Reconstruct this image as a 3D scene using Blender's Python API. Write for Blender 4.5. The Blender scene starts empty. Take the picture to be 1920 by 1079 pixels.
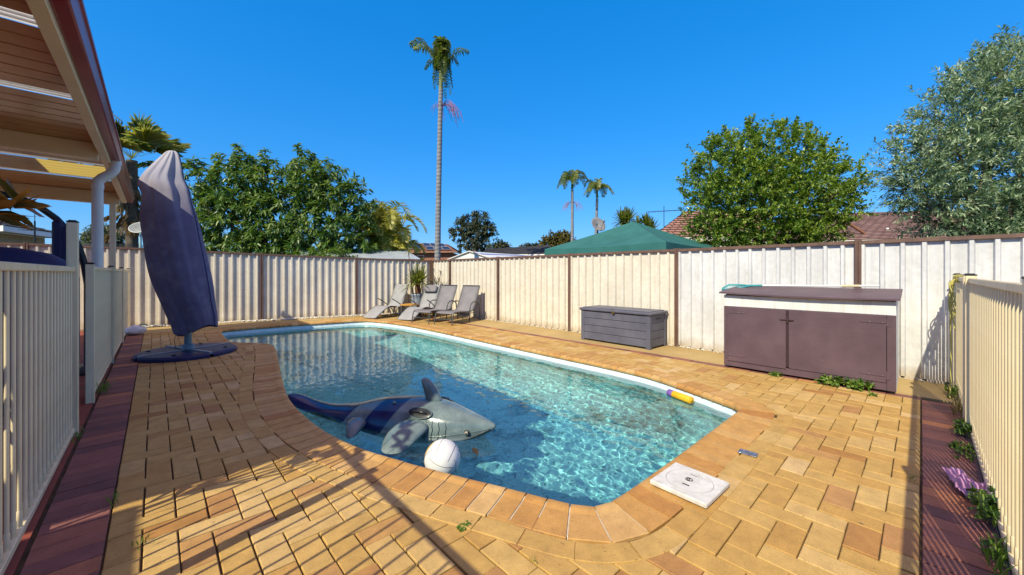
import bpy, bmesh, math, random
import numpy as np
from mathutils import Vector, Matrix, noise as mnoise

random.seed(7)
RNG = np.random.default_rng(11)
SC = bpy.context.scene
COL = SC.collection

# ------------------------------------------------------------------ camera, sky, sun, exposure
cam_data = bpy.data.cameras.new("camera")
cam = bpy.data.objects.new("camera", cam_data)
COL.objects.link(cam)
cam.location = (0.0, 0.0, 1.36)
cam.rotation_euler = (math.radians(90), 0, -math.atan2(0.6829, 0.7307))
cam_data.sensor_width = 36.0
cam_data.lens = 717.0 / 1920.0 * 36.0
cam_data.shift_y = -27.5 / 1920.0
cam_data.clip_start = 0.05
cam_data.clip_end = 3000.0
SC.camera = cam

SUN_TRAVEL = Vector((1.11, 0.26, -1.0)).normalized()
SUN_EL = math.asin(-SUN_TRAVEL.z)
SUN_ROT = math.atan2(-SUN_TRAVEL.x, -SUN_TRAVEL.y)

world = bpy.data.worlds.new("World")
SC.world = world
world.use_nodes = True
wn, wl = world.node_tree.nodes, world.node_tree.links
wn.clear()
w_out = wn.new("ShaderNodeOutputWorld")
w_bg = wn.new("ShaderNodeBackground")
w_sky = wn.new("ShaderNodeTexSky")
w_sky.sky_type = 'NISHITA'
w_sky.sun_disc = False
w_sky.sun_elevation = SUN_EL
w_sky.sun_rotation = SUN_ROT
w_sky.air_density = 1.3
w_sky.dust_density = 0.0
w_sky.ozone_density = 6.0
w_hsv = wn.new("ShaderNodeHueSaturation")
w_hsv.inputs['Saturation'].default_value = 1.3
w_gam = wn.new("ShaderNodeGamma")          # the photograph is tone-mapped: a flatter, deeper blue sky
w_gam.inputs[1].default_value = 0.5
w_mul = wn.new("ShaderNodeMix")
w_mul.data_type = 'RGBA'; w_mul.blend_type = 'MULTIPLY'
w_mul.inputs[0].default_value = 1.0
w_mul.inputs[7].default_value = (1.24, 1.78, 2.66, 1)
w_bg.inputs['Strength'].default_value = 0.13
wl.new(w_sky.outputs[0], w_gam.inputs[0])
wl.new(w_gam.outputs[0], w_mul.inputs[6])
wl.new(w_mul.outputs[2], w_hsv.inputs['Color'])
# bright mauve-white band added overhead, out of view, to lift and tint the shade
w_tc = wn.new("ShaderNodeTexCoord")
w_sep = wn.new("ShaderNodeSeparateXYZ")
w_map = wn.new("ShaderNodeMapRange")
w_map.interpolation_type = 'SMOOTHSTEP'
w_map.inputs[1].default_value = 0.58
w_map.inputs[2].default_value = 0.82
w_fill = wn.new("ShaderNodeMix")
w_fill.data_type = 'RGBA'
w_fill.inputs[7].default_value = (3.9, 2.75, 3.7, 1)
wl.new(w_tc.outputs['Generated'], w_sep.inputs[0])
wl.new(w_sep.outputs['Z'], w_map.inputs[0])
wl.new(w_map.outputs[0], w_fill.inputs[0])
wl.new(w_hsv.outputs[0], w_fill.inputs[6])
wl.new(w_fill.outputs[2], w_bg.inputs['Color'])
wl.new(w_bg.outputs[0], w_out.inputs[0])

sun_data = bpy.data.lights.new("sun", 'SUN')
sun_data.energy = 4.75
sun_data.angle = math.radians(0.53)
sun_data.color = (1.0, 0.91, 0.66)
sun_data.cycles.is_caustics_light = True
sun = bpy.data.objects.new("sun", sun_data)
sun.rotation_euler = SUN_TRAVEL.to_track_quat('-Z', 'Y').to_euler()
sun.location = (-20, -5, 18)
COL.objects.link(sun)

SC.view_settings.view_transform = 'Standard'
SC.view_settings.look = 'None'
SC.view_settings.gamma = 1.0
SC.view_settings.use_curve_mapping = False
SC.view_settings.exposure = 0.30
SC.cycles.use_denoising = True
SC.cycles.max_bounces = 8
SC.cycles.transparent_max_bounces = 12
SC.cycles.sample_clamp_indirect = 6.0
SC.cycles.caustics_refractive = True
SC.cycles.caustics_reflective = False

# ------------------------------------------------------------------ object helpers
def link(o):
    COL.objects.link(o)
    return o

def tag(o, label=None, cat=None, group=None, kind=None):
    if label: o["label"] = label
    if cat: o["category"] = cat
    if group: o["group"] = group
    if kind: o["kind"] = kind
    return o

def thing(name, label, cat, loc=(0, 0, 0), rz=0.0, group=None):
    o = bpy.data.objects.new(name, None)
    o.empty_display_size = 0.2
    o.location = loc
    o.rotation_euler = (0, 0, rz)
    link(o)
    return tag(o, label, cat, group)

class MB:
    """collects geometry in local coordinates; build() links it as ONE mesh object"""
    def __init__(s):
        s.v, s.f, s.t, s.uvcol = [], [], [], []
        s.n = 0
        s.sm = []
    def add(s, verts, faces, tone=0.5, smooth=False):
        b = s.n
        verts = [tuple(p) for p in verts]
        s.v.extend(verts)
        s.n += len(verts)
        s.f.extend([tuple(i + b for i in f) for f in faces])
        s.t.extend([tone] * len(verts))
        s.sm.extend([smooth] * len(faces))
        return s
    def box(s, lo, hi, ch=0.0, tone=0.5, M=None):
        x0, y0, z0 = lo
        x1, y1, z1 = hi
        if ch <= 0:
            vs = [(x0,y0,z0),(x1,y0,z0),(x1,y1,z0),(x0,y1,z0),(x0,y0,z1),(x1,y0,z1),(x1,y1,z1),(x0,y1,z1)]
            fs = [(0,3,2,1),(4,5,6,7),(0,1,5,4),(1,2,6,5),(2,3,7,6),(3,0,4,7)]
        else:
            c = min(ch, (x1-x0)*.45, (y1-y0)*.45, (z1-z0)*.45)
            vs = []
            idx = {}
            for sx in (0,1):
                for sy in (0,1):
                    for sz in (0,1):
                        X = (x0, x1)[sx]; Y = (y0, y1)[sy]; Z = (z0, z1)[sz]
                        ix = c if sx == 0 else -c
                        iy = c if sy == 0 else -c
                        iz = c if sz == 0 else -c
                        for ax, p in ((0, (X, Y+iy, Z+iz)), (1, (X+ix, Y, Z+iz)), (2, (X+ix, Y+iy, Z))):
                            idx[(sx,sy,sz,ax)] = len(vs)
                            vs.append(p)
            g = lambda a,b,d,e: idx[(a,b,d,e)]
            fs = []
            for k in (0,1):
                q = [g(k,0,0,0),g(k,1,0,0),g(k,1,1,0),g(k,0,1,0)]
                fs.append(q if k else q[::-1])
                q = [g(0,k,0,1),g(0,k,1,1),g(1,k,1,1),g(1,k,0,1)]
                fs.append(q if k else q[::-1])
                q = [g(0,0,k,2),g(1,0,k,2),g(1,1,k,2),g(0,1,k,2)]
                fs.append(q if k else q[::-1])
            for a in (0,1):
                for b in (0,1):
                    fs.append((g(a,b,0,0),g(a,b,1,0),g(a,b,1,1),g(a,b,0,1)))
                    fs.append((g(a,0,b,0),g(a,1,b,0),g(a,1,b,2),g(a,0,b,2)))
                    fs.append((g(0,a,b,1),g(1,a,b,1),g(1,a,b,2),g(0,a,b,2)))
                    for d in (0,1):
                        fs.append((g(a,b,d,0),g(a,b,d,1),g(a,b,d,2)))
        if M is not None:
            vs = [tuple(M @ Vector(p)) for p in vs]
        return s.add(vs, fs, tone)
    def tube(s, pts, r, n=8, cap=True, tone=0.5, smooth=True, closed=False):
        pts = [Vector(p) for p in pts]
        m = len(pts)
        rr = list(r) if hasattr(r, '__len__') else [r] * m
        tang = []
        for i in range(m):
            a = pts[i-1] if (i > 0 or closed) else pts[0]
            b = pts[(i+1) % m] if (i < m-1 or closed) else pts[-1]
            d = (b - a)
            tang.append(d.normalized() if d.length > 1e-9 else Vector((0,0,1)))
        up = Vector((0,0,1)) if abs(tang[0].z) < 0.9 else Vector((1,0,0))
        nrm = tang[0].cross(up).normalized()
        vs, fs = [], []
        for i in range(m):
            if i:
                ax = tang[i-1].cross(tang[i])
                if ax.length > 1e-6:
                    nrm = (Matrix.Rotation(tang[i-1].angle(tang[i]), 3, ax.normalized()) @ nrm)
            nrm = (nrm - tang[i] * nrm.dot(tang[i])).normalized()
            bn = tang[i].cross(nrm)
            for k in range(n):
                a = 2*math.pi*k/n
                vs.append(pts[i] + (nrm*math.cos(a) + bn*math.sin(a))*rr[i])
        rows = m if closed else m-1
        for i in range(rows):
            j = (i+1) % m
            for k in range(n):
                fs.append((i*n+k, i*n+(k+1)%n, j*n+(k+1)%n, j*n+k))
        s.add(vs, fs, tone, smooth)
        if cap and not closed:
            s.add(vs[:n], [tuple(range(n))[::-1]], tone)
            s.add(vs[-n:], [tuple(range(n))], tone)
        return s
    def loft(s, rings, cap=True, tone=0.5, smooth=True):
        n = len(rings[0])
        vs = [p for r in rings for p in r]
        fs = []
        for i in range(len(rings)-1):
            for k in range(n):
                fs.append((i*n+k, i*n+(k+1)%n, (i+1)*n+(k+1)%n, (i+1)*n+k))
        if cap:
            fs.append(tuple(range(n))[::-1])
            fs.append(tuple((len(rings)-1)*n+k for k in range(n)))
        return s.add(vs, fs, tone, smooth)
    def lathe(s, prof, c=(0,0,0), n=20, tone=0.5, smooth=True, cap=True):
        rings = [[(c[0]+r*math.cos(2*math.pi*k/n), c[1]+r*math.sin(2*math.pi*k/n), c[2]+z) for k in range(n)] for r, z in prof]
        return s.loft(rings, cap, tone, smooth)
    def ball(s, c, rx, ry=None, rz=None, n=16, m=10, tone=0.5, M=None):
        ry = ry or rx; rz = rz or rx
        rings = []
        for i in range(1, m):
            a = -math.pi/2 + math.pi*i/m
            rings.append([Vector((rx*math.cos(a)*math.cos(2*math.pi*k/n), ry*math.cos(a)*math.sin(2*math.pi*k/n), rz*math.sin(a))) for k in range(n)])
        vs = [p for r in rings for p in r]
        b, t = len(vs), len(vs)+1
        vs += [Vector((0,0,-rz)), Vector((0,0,rz))]
        fs = []
        for i in range(len(rings)-1):
            for k in range(n):
                fs.append((i*n+k, i*n+(k+1)%n, (i+1)*n+(k+1)%n, (i+1)*n+k))
        for k in range(n):
            fs.append((b, (k+1)%n, k))
            fs.append((t, (len(rings)-1)*n+k, (len(rings)-1)*n+(k+1)%n))
        C = Vector(c)
        vs = [((M @ p) if M is not None else p) + C for p in vs]
        return s.add(vs, fs, tone, True)
    def prism(s, poly, y0, y1, axis='y', tone=0.5):
        """poly of (a,b) extruded along an axis"""
        n = len(poly)
        def P(a, b, c):
            return {'y': (a, c, b), 'x': (c, a, b), 'z': (a, b, c)}[axis]
        vs = [P(a, b, y0) for a, b in poly] + [P(a, b, y1) for a, b in poly]
        fs = [tuple(range(n)), tuple(range(2*n-1, n-1, -1))]
        for k in range(n):
            fs.append((k, k+n, (k+1)%n+n, (k+1)%n))
        return s.add(vs, fs, tone)
    def build(s, name, mat, parent=None, kind=None, fixn=True):
        me = bpy.data.meshes.new(name)
        me.from_pydata(s.v, [], s.f)
        me.polygons.foreach_set('use_smooth', np.array(s.sm, dtype=bool))
        at = me.attributes.new('tone', 'FLOAT', 'POINT')
        at.data.foreach_set('value', np.array(s.t, dtype=np.float32))
        if fixn:
            bm = bmesh.new(); bm.from_mesh(me)
            bmesh.ops.recalc_face_normals(bm, faces=bm.faces)
            bm.to_mesh(me); bm.free()
        me.materials.append(mat)
        me.update()
        o = bpy.data.objects.new(name, me)
        link(o)
        if parent is not None: o.parent = parent
        if kind: o["kind"] = kind
        return o

def np_mesh(name, V, F, mat, tone=None, parent=None, smooth=False):
    """V (n,3) array, F (m,k) array of one face size, or list of such arrays"""
    me = bpy.data.meshes.new(name)
    Fs = F if isinstance(F, list) else [F]
    loops = np.concatenate([f.ravel() for f in Fs]).astype(np.int32)
    tot = np.concatenate([np.full(len(f), f.shape[1], dtype=np.int32) for f in Fs])
    start = np.concatenate([[0], np.cumsum(tot)[:-1]]).astype(np.int32)
    me.vertices.add(len(V)); me.vertices.foreach_set('co', np.asarray(V, dtype=np.float32).ravel())
    me.loops.add(len(loops)); me.loops.foreach_set('vertex_index', loops)
    me.polygons.add(len(tot)); me.polygons.foreach_set('loop_start', start); me.polygons.foreach_set('loop_total', tot)
    me.polygons.foreach_set('use_smooth', np.full(len(tot), smooth, dtype=bool))
    if tone is not None:
        at = me.attributes.new('tone', 'FLOAT', 'POINT')
        at.data.foreach_set('value', np.asarray(tone, dtype=np.float32))
    me.materials.append(mat)
    me.update(calc_edges=True)
    me.validate()
    o = bpy.data.objects.new(name, me)
    link(o)
    if parent is not None: o.parent = parent
    return o

def copy_tree(o, parent=None):
    c = o.copy(); link(c)
    if parent is not None:
        c.parent = parent
    for ch in list(o.children):
        copy_tree(ch, c)
    return c

# ------------------------------------------------------------------ materials
class NT:
    def __init__(s, name):
        s.m = bpy.data.materials.new(name)
        s.m.use_nodes = True
        s.t = s.m.node_tree
        s.t.nodes.clear()
        s.out = s.t.nodes.new("ShaderNodeOutputMaterial")
    def n(s, typ, **kw):
        nd = s.t.nodes.new(typ)
        for k, v in kw.items():
            if k.startswith('_'):
                setattr(nd, k[1:], v)
            else:
                key = k.replace('__', ' ')
                if isinstance(v, bpy.types.NodeSocket):
                    s.t.links.new(v, nd.inputs[key])
                else:
                    nd.inputs[key].default_value = v
        return nd
    def l(s, a, b): s.t.links.new(a, b)
    def coord(s): return s.n("ShaderNodeTexCoord").outputs['Object']
    def noise(s, scale, detail=4, rough=0.55, vec=None, out='Fac', dist=0.0):
        nd = s.n("ShaderNodeTexNoise", Scale=scale, Detail=detail, Roughness=rough, Distortion=dist)
        s.l(vec if vec is not None else s.coord(), nd.inputs['Vector'])
        return nd.outputs[out]
    def ramp(s, fac, stops, interp='LINEAR'):
        nd = s.n("ShaderNodeValToRGB")
        s.l(fac, nd.inputs[0])
        cr = nd.color_ramp
        cr.interpolation = interp
        while len(cr.elements) < len(stops): cr.elements.new(0.5)
        for e, (p, c) in zip(cr.elements, stops):
            e.position = p
            e.color = (*c, 1) if len(c) == 3 else c
        return nd.outputs[0]
    def mix(s, fac, a, b, typ='MIX'):
        nd = s.n("ShaderNodeMix", _data_type='RGBA', _blend_type=typ)
        for sock, v in ((nd.inputs[0], fac), (nd.inputs[6], a), (nd.inputs[7], b)):
            if isinstance(v, bpy.types.NodeSocket): s.l(v, sock)
            elif isinstance(v, (int, float)): sock.default_value = v
            else: sock.default_value = (*v, 1) if len(v) == 3 else v
        return nd.outputs[2]
    def math(s, op, a, b=0.0, clamp=False):
        nd = s.n("ShaderNodeMath", _operation=op, _use_clamp=clamp)
        for i, v in enumerate((a, b)):
            if isinstance(v, bpy.types.NodeSocket): s.l(v, nd.inputs[i])
            else: nd.inputs[i].default_value = v
        return nd.outputs[0]
    def attr(s, name='tone'):
        return s.n("ShaderNodeAttribute", _attribute_name=name).outputs['Fac']
    def bump(s, h, strength=0.3, dist=0.01):
        nd = s.n("ShaderNodeBump", Strength=strength, Distance=dist)
        s.l(h, nd.inputs['Height'])
        return nd.outputs[0]
    def bsdf(s, color, rough=0.6, metal=0.0, spec=0.5, normal=None, **kw):
        nd = s.n("ShaderNodeBsdfPrincipled")
        for k, v in (('Base Color', color), ('Roughness', rough), ('Metallic', metal), ('Specular IOR Level', spec)):
            if isinstance(v, bpy.types.NodeSocket): s.l(v, nd.inputs[k])
            elif k == 'Base Color': nd.inputs[k].default_value = (*v, 1) if len(v) == 3 else v
            else: nd.inputs[k].default_value = v
        if normal is not None: s.l(normal, nd.inputs['Normal'])
        for k, v in kw.items(): nd.inputs[k.replace('__', ' ')].default_value = v
        return nd.outputs[0]
    def done(s, shader):
        s.l(shader, s.out.inputs[0])
        return s.m

def lerp3(a, b, t): return tuple(x + (y-x)*t for x, y in zip(a, b))

def m_var(name, c1, c2, scale=6.0, rough=0.6, bump=0.0, metal=0.0, spec=0.4, detail=5, speck=None, streak=None):
    """two-tone surface with noise between the tones, optional fine specks or vertical dirt streaks"""
    t = NT(name)
    f = t.noise(scale, detail)
    col = t.ramp(f, [(0.3, c1), (0.7, c2)])
    if streak is not None:
        mp = t.n("ShaderNodeMapping", Scale=(9.0, 9.0, 0.8))
        t.l(t.coord(), mp.inputs['Vector'])
        sf = t.ramp(t.noise(1.6, 6, 0.65, mp.outputs[0]), [(0.48, (0, 0, 0)), (0.72, (1, 1, 1))])
        col = t.mix(sf, col, streak)
    if speck is not None:
        sf = t.ramp(t.noise(60, 2), [(0.62, (0, 0, 0)), (0.72, (1, 1, 1))])
        col = t.mix(sf, col, speck)
    nrm = None
    if bump > 0: nrm = t.bump(t.noise(scale*8, 4), bump, 0.005)
    return t.done(t.bsdf(col, rough, metal, spec, nrm))

def m_brick(name, stops, speck, rough=0.75, stain=(0.1, 0.08, 0.06), dirt=0.35):
    """per-brick tone from the mesh, mottling, dark specks and a few stains inside"""
    t = NT(name)
    base = t.ramp(t.attr(), stops)
    mott = t.ramp(t.noise(9, 6, 0.65), [(0.3, (0.78, 0.76, 0.74)), (0.72, (1.12, 1.1, 1.06))])
    col = t.mix(1.0, base, mott, 'MULTIPLY')
    grain = t.ramp(t.noise(160, 2, 0.6), [(0.3, (0.86, 0.85, 0.84)), (0.7, (1.08, 1.07, 1.06))])
    col = t.mix(1.0, col, grain, 'MULTIPLY')
    sp = t.ramp(t.noise(70, 2, 0.5), [(0.66, (0, 0, 0)), (0.74, (1, 1, 1))])
    col = t.mix(t.math('MULTIPLY', sp, 0.7), col, speck)
    st = t.ramp(t.noise(1.3, 7, 0.7), [(0.52, (0, 0, 0)), (0.8, (1, 1, 1))])
    col = t.mix(t.math('MULTIPLY', st, dirt), col, stain)
    nrm = t.bump(t.noise(120, 3), 0.35, 0.003)
    return t.done(t.bsdf(col, rough, 0, 0.35, nrm))

def m_leaf(name, stops, trans=0.35, rough=0.45, spec=0.45, tcol=None):
    """leaf: colour by the leaf's own tone, shiny face, light passing through"""
    t = NT(name)
    col = t.ramp(t.attr(), stops)
    b = t.bsdf(col, rough, 0, spec)
    tr = t.n("ShaderNodeBsdfTranslucent")
    t.l(t.mix(1.0, col, tcol or (1.3, 1.45, 0.5), 'MULTIPLY'), tr.inputs['Color'])
    mx = t.n("ShaderNodeMixShader", Fac=trans)
    t.l(b, mx.inputs[1]); t.l(tr.outputs[0], mx.inputs[2])
    return t.done(mx.outputs[0])
# ------------------------------------------------------------------ pool outline (world metres)
POOL_PTS = [(1.12,11.25),(1.08,10.2),(1.08,9.40),(1.13,9.12),(1.56,8.60),(1.63,8.42),(1.59,7.95),(1.36,6.6),(1.14,5.35),
            (1.03,4.5),(1.04,3.6),(1.13,3.04),(1.31,2.52),(1.48,2.1),(1.65,1.72),(1.755,1.46),(1.82,1.33),(1.92,1.255),(2.12,1.238),
            (2.64,1.23),(3.3,1.225),(4.12,1.222),(4.24,1.225),(4.33,1.245),(4.39,1.36),(4.56,1.78),(4.79,2.38),(4.85,2.96),(4.85,4.03),
            (4.88,6.5),(4.90,8.6),(4.80,9.75),(4.56,10.65),(4.42,10.88),(4.12,11.04),(2.6,11.32),(1.3,11.36)]

def chaikin(P, k=2):
    P = np.array(P, float)
    for _ in range(k):
        Q = np.roll(P, -1, 0)
        P = np.stack([0.78*P + 0.22*Q, 0.22*P + 0.78*Q], 1).reshape(-1, 2)
    return P

def resample_closed(P, pitch):
    Q = np.vstack([P, P[:1]])
    seg = np.hypot(*np.diff(Q, axis=0).T)
    s = np.concatenate([[0], np.cumsum(seg)])
    n = max(3, int(round(s[-1]/pitch)))
    u = np.linspace(0, s[-1], n, endpoint=False)
    return np.stack([np.interp(u, s, Q[:, 0]), np.interp(u, s, Q[:, 1])], 1)

POOL = resample_closed(chaikin(POOL_PTS, 2), 0.03)

def normals2(P, w=2):
    t = np.roll(P, -w, 0) - np.roll(P, w, 0)
    t /= np.linalg.norm(t, axis=1)[:, None]
    return np.stack([t[:, 1], -t[:, 0]], 1)

POOL_N = normals2(POOL, 5)

def in_poly(pts, poly):
    x, y = pts[:, 0], pts[:, 1]
    ins = np.zeros(len(pts), bool)
    x0, y0 = poly[:, 0], poly[:, 1]
    x1, y1 = np.roll(x0, -1), np.roll(y0, -1)
    for a, b, c, d in zip(x0, y0, x1, y1):
        m = ((b > y) != (d > y))
        if not m.any(): continue
        xi = (c-a)*(y-b)/(d-b + 1e-12) + a
        ins ^= m & (x < xi)
    return ins

def dist_to_pool(pts):
    d = np.full(len(pts), 1e9)
    for i in range(0, len(POOL), 64):
        dd = np.hypot(pts[:, None, 0]-POOL[None, i:i+64, 0], pts[:, None, 1]-POOL[None, i:i+64, 1]).min(1)
        d = np.minimum(d, dd)
    ins = in_poly(pts, POOL)
    return np.where(ins, -d, d)

def sheet_with_hole(name, outer, z, mat, off, kind='structure'):
    bm = bmesh.new()
    ov = [bm.verts.new((x, y, z)) for x, y in outer]
    hole = resample_closed(POOL + POOL_N*off, 0.12)
    hv = [bm.verts.new((x, y, z)) for x, y in hole]
    es = []
    for L in (ov, hv):
        for i in range(len(L)):
            es.append(bm.edges.new((L[i], L[(i+1) % len(L)])))
    bmesh.ops.triangle_fill(bm, use_beauty=True, use_dissolve=False, edges=es)
    ctr = [(f, f.calc_center_median()) for f in bm.faces]
    ins = in_poly(np.array([[c.x, c.y] for f, c in ctr]), hole)
    bmesh.ops.delete(bm, geom=[f for (f, c), i in zip(ctr, ins) if i], context='FACES_ONLY')
    bmesh.ops.recalc_face_normals(bm, faces=bm.faces)
    for f in bm.faces:
        if f.normal.z < 0: f.normal_flip()
    me = bpy.data.meshes.new(name)
    bm.to_mesh(me); bm.free()
    me.materials.append(mat)
    o = link(bpy.data.objects.new(name, me))
    o["kind"] = kind
    return o

# ------------------------------------------------------------------ ground sheets
M_EARTH = m_var("earth_and_grass", (0.05, 0.07, 0.025), (0.16, 0.13, 0.07), 0.6, 0.95, 0.4)
M_BED = m_var("joint_sand", (0.05, 0.035, 0.02), (0.10, 0.07, 0.04), 14, 0.95)
sheet_with_hole("ground", [(-600, -600), (600, -600), (600, 600), (-600, 600)], -0.09, M_EARTH, 0.22)
sheet_with_hole("paving_bed", [(-0.47, -1.6), (6.17, -1.6), (6.17, 12.4), (-0.47, 12.4)], -0.016, M_BED, 0.2)

# concrete strips along the fences, painted tan
M_CONC = m_var("tan_concrete", (0.37, 0.255, 0.10), (0.48, 0.345, 0.15), 1.8, 0.85, 0.25, detail=8, speck=(0.3, 0.2, 0.1))
mb = MB()
mb.box((6.137, -0.28, -0.07), (7.06, 12.0, 0.002))
mb.box((-0.47, 11.83, -0.07), (6.135, 14.2, 0.003))
mb.build("concrete_strip", M_CONC, kind='structure')
M_REDC = m_var("red_painted_concrete", (0.20, 0.045, 0.03), (0.32, 0.085, 0.05), 3.0, 0.7, 0.2, detail=7)
mb = MB()
mb.box((-6.5, -6.0, -0.07), (-0.468, 14.2, -0.004))
mb.build("patio_floor", M_REDC, kind='structure')
mb = MB()
mb.box((-0.47, -6.0, -0.075), (9.0, -0.284, -0.02))
mb.build("side_path", m_var("side_concrete", (0.22, 0.19, 0.15), (0.34, 0.29, 0.23), 2.5, 0.9, 0.3), kind='structure')

# ------------------------------------------------------------------ brick paving, laid in herringbone
TAN = [(0.0, (0.381, 0.198, 0.059)), (0.12, (0.437, 0.244, 0.101)), (0.25, (0.465, 0.281, 0.084)), (0.45, (0.488, 0.317, 0.101)), (0.7, (0.525, 0.354, 0.126)), (0.88, (0.572, 0.400, 0.168)), (1.0, (0.591, 0.428, 0.210))]
M_TAN = m_brick("tan_clay_brick", TAN, (0.16, 0.08, 0.04), 0.7, (0.26, 0.13, 0.06), 0.35)
DRK = [(0.0, (0.17, 0.075, 0.075)), (0.4, (0.265, 0.108, 0.092)), (0.75, (0.38, 0.15, 0.09)), (1.0, (0.55, 0.23, 0.10))]
M_DRK = m_brick("dark_red_brick", DRK, (0.05, 0.03, 0.03), 0.68, (0.05, 0.03, 0.04), 0.5)
COP = [(0.0, (0.44, 0.215, 0.06)), (0.35, (0.50, 0.28, 0.085)), (0.7, (0.55, 0.335, 0.12)), (1.0, (0.59, 0.39, 0.165))]
M_COP = m_brick("coping_brick", COP, (0.2, 0.09, 0.04), 0.62, (0.30, 0.13, 0.05), 0.4)

A = 0.1345
class BR:
    """bricks as chamfered blocks with open undersides, one mesh"""
    def __init__(s): s.v, s.f, s.t = [], [], []
    def rect(s, x0, x1, y0, y1, z, tone, gx=0.004, gy=0.0026, tilt=0.0012):
        x0 += gx; x1 -= gx; y0 += gy; y1 -= gy
        c = 0.0035
        a, b = random.uniform(-tilt, tilt), random.uniform(-tilt, tilt)
        jx, jy = random.uniform(-.0012, .0012), random.uniform(-.0012, .0012)
        xm, ym = (x0+x1)/2, (y0+y1)/2
        q = [(x0, y0), (x1, y0), (x1, y1), (x0, y1)]
        n = len(s.v)
        for dz, ins in ((-0.03, 0), (-c, 0), (0, c)):
            for (x, y), (sx, sy) in zip(q, ((1, 1), (-1, 1), (-1, -1), (1, -1))):
                X, Y = x + ins*sx, y + ins*sy
                zz = z + dz + a*(1 if X > xm else -1) + b*(1 if Y > ym else -1)
                s.v.append((X+jx, Y+jy, zz))
        for r in (0, 1):
            for k in range(4):
                s.f.append((n+r*4+k, n+r*4+(k+1) % 4, n+(r+1)*4+(k+1) % 4, n+(r+1)*4+k))
        s.f.append((n+8, n+9, n+10, n+11))
        s.t += [tone]*12
    def build(s, name, mat):
        return np_mesh(name, np.array(s.v), np.array(s.f), mat, s.t)

br = BR()
X0, Y0 = -0.18, -0.40
cells = []
for i in range(-2, 50):
    for j in range(-2, 100):
        k = (i + j) % 4
        if k == 0: cells.append((X0+i*A, X0+(i+2)*A, Y0+j*A, Y0+(j+1)*A, 0))
        elif k == 2: cells.append((X0+i*A, X0+(i+1)*A, Y0+j*A, Y0+(j+2)*A, 1))
XL, XR, YN, YF = -0.179, 5.995, 0.004, 11.82
ctr = np.array([((c[0]+c[1])/2, (c[2]+c[3])/2) for c in cells])
dp = dist_to_pool(ctr)
for c, d in zip(cells, dp):
    x0, x1, y0, y1 = max(c[0], XL), min(c[1], XR), max(c[2], YN), min(c[3], YF)
    if x1-x0 < 0.03 or y1-y0 < 0.03 or d < 0.30: continue
    r = random.random()
    tone = min(1, max(0, random.gauss(0.5, 0.22))) if r > 0.2 else random.random()
    if c[4]: br.rect(x0, x1, y0, y1, random.uniform(-.0015, .0015), tone)
    else: br.rect(x0, x1, y0, y1, random.uniform(-.0015, .0015), tone, 0.004, 0.0026)
paving = br.build("paving", M_TAN); paving["kind"] = "structure"

br = BR()
y = -1.6
while y < 12.3:
    br.rect(-0.449, -0.181, y, y+A, random.uniform(-.002, .002), min(1, max(0, random.gauss(.42, .3))), 0.003, 0.0025)
    y += A
x = -0.18
while x < 6.0:
    br.rect(x, x+A, -0.278, -0.002, random.uniform(-.002, .002), min(1, max(0, random.gauss(.45, .25))), 0.0025, 0.003)
    x += A
y = 0.0
while y < 11.8:
    br.rect(5.998, 6.132, y, y+2*A, random.uniform(-.002, .002), min(1, max(0, random.gauss(.4, .22))), 0.003, 0.003)
    y += 2*A
bord = br.build("brick_border", M_DRK); bord["kind"] = "structure"

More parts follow.
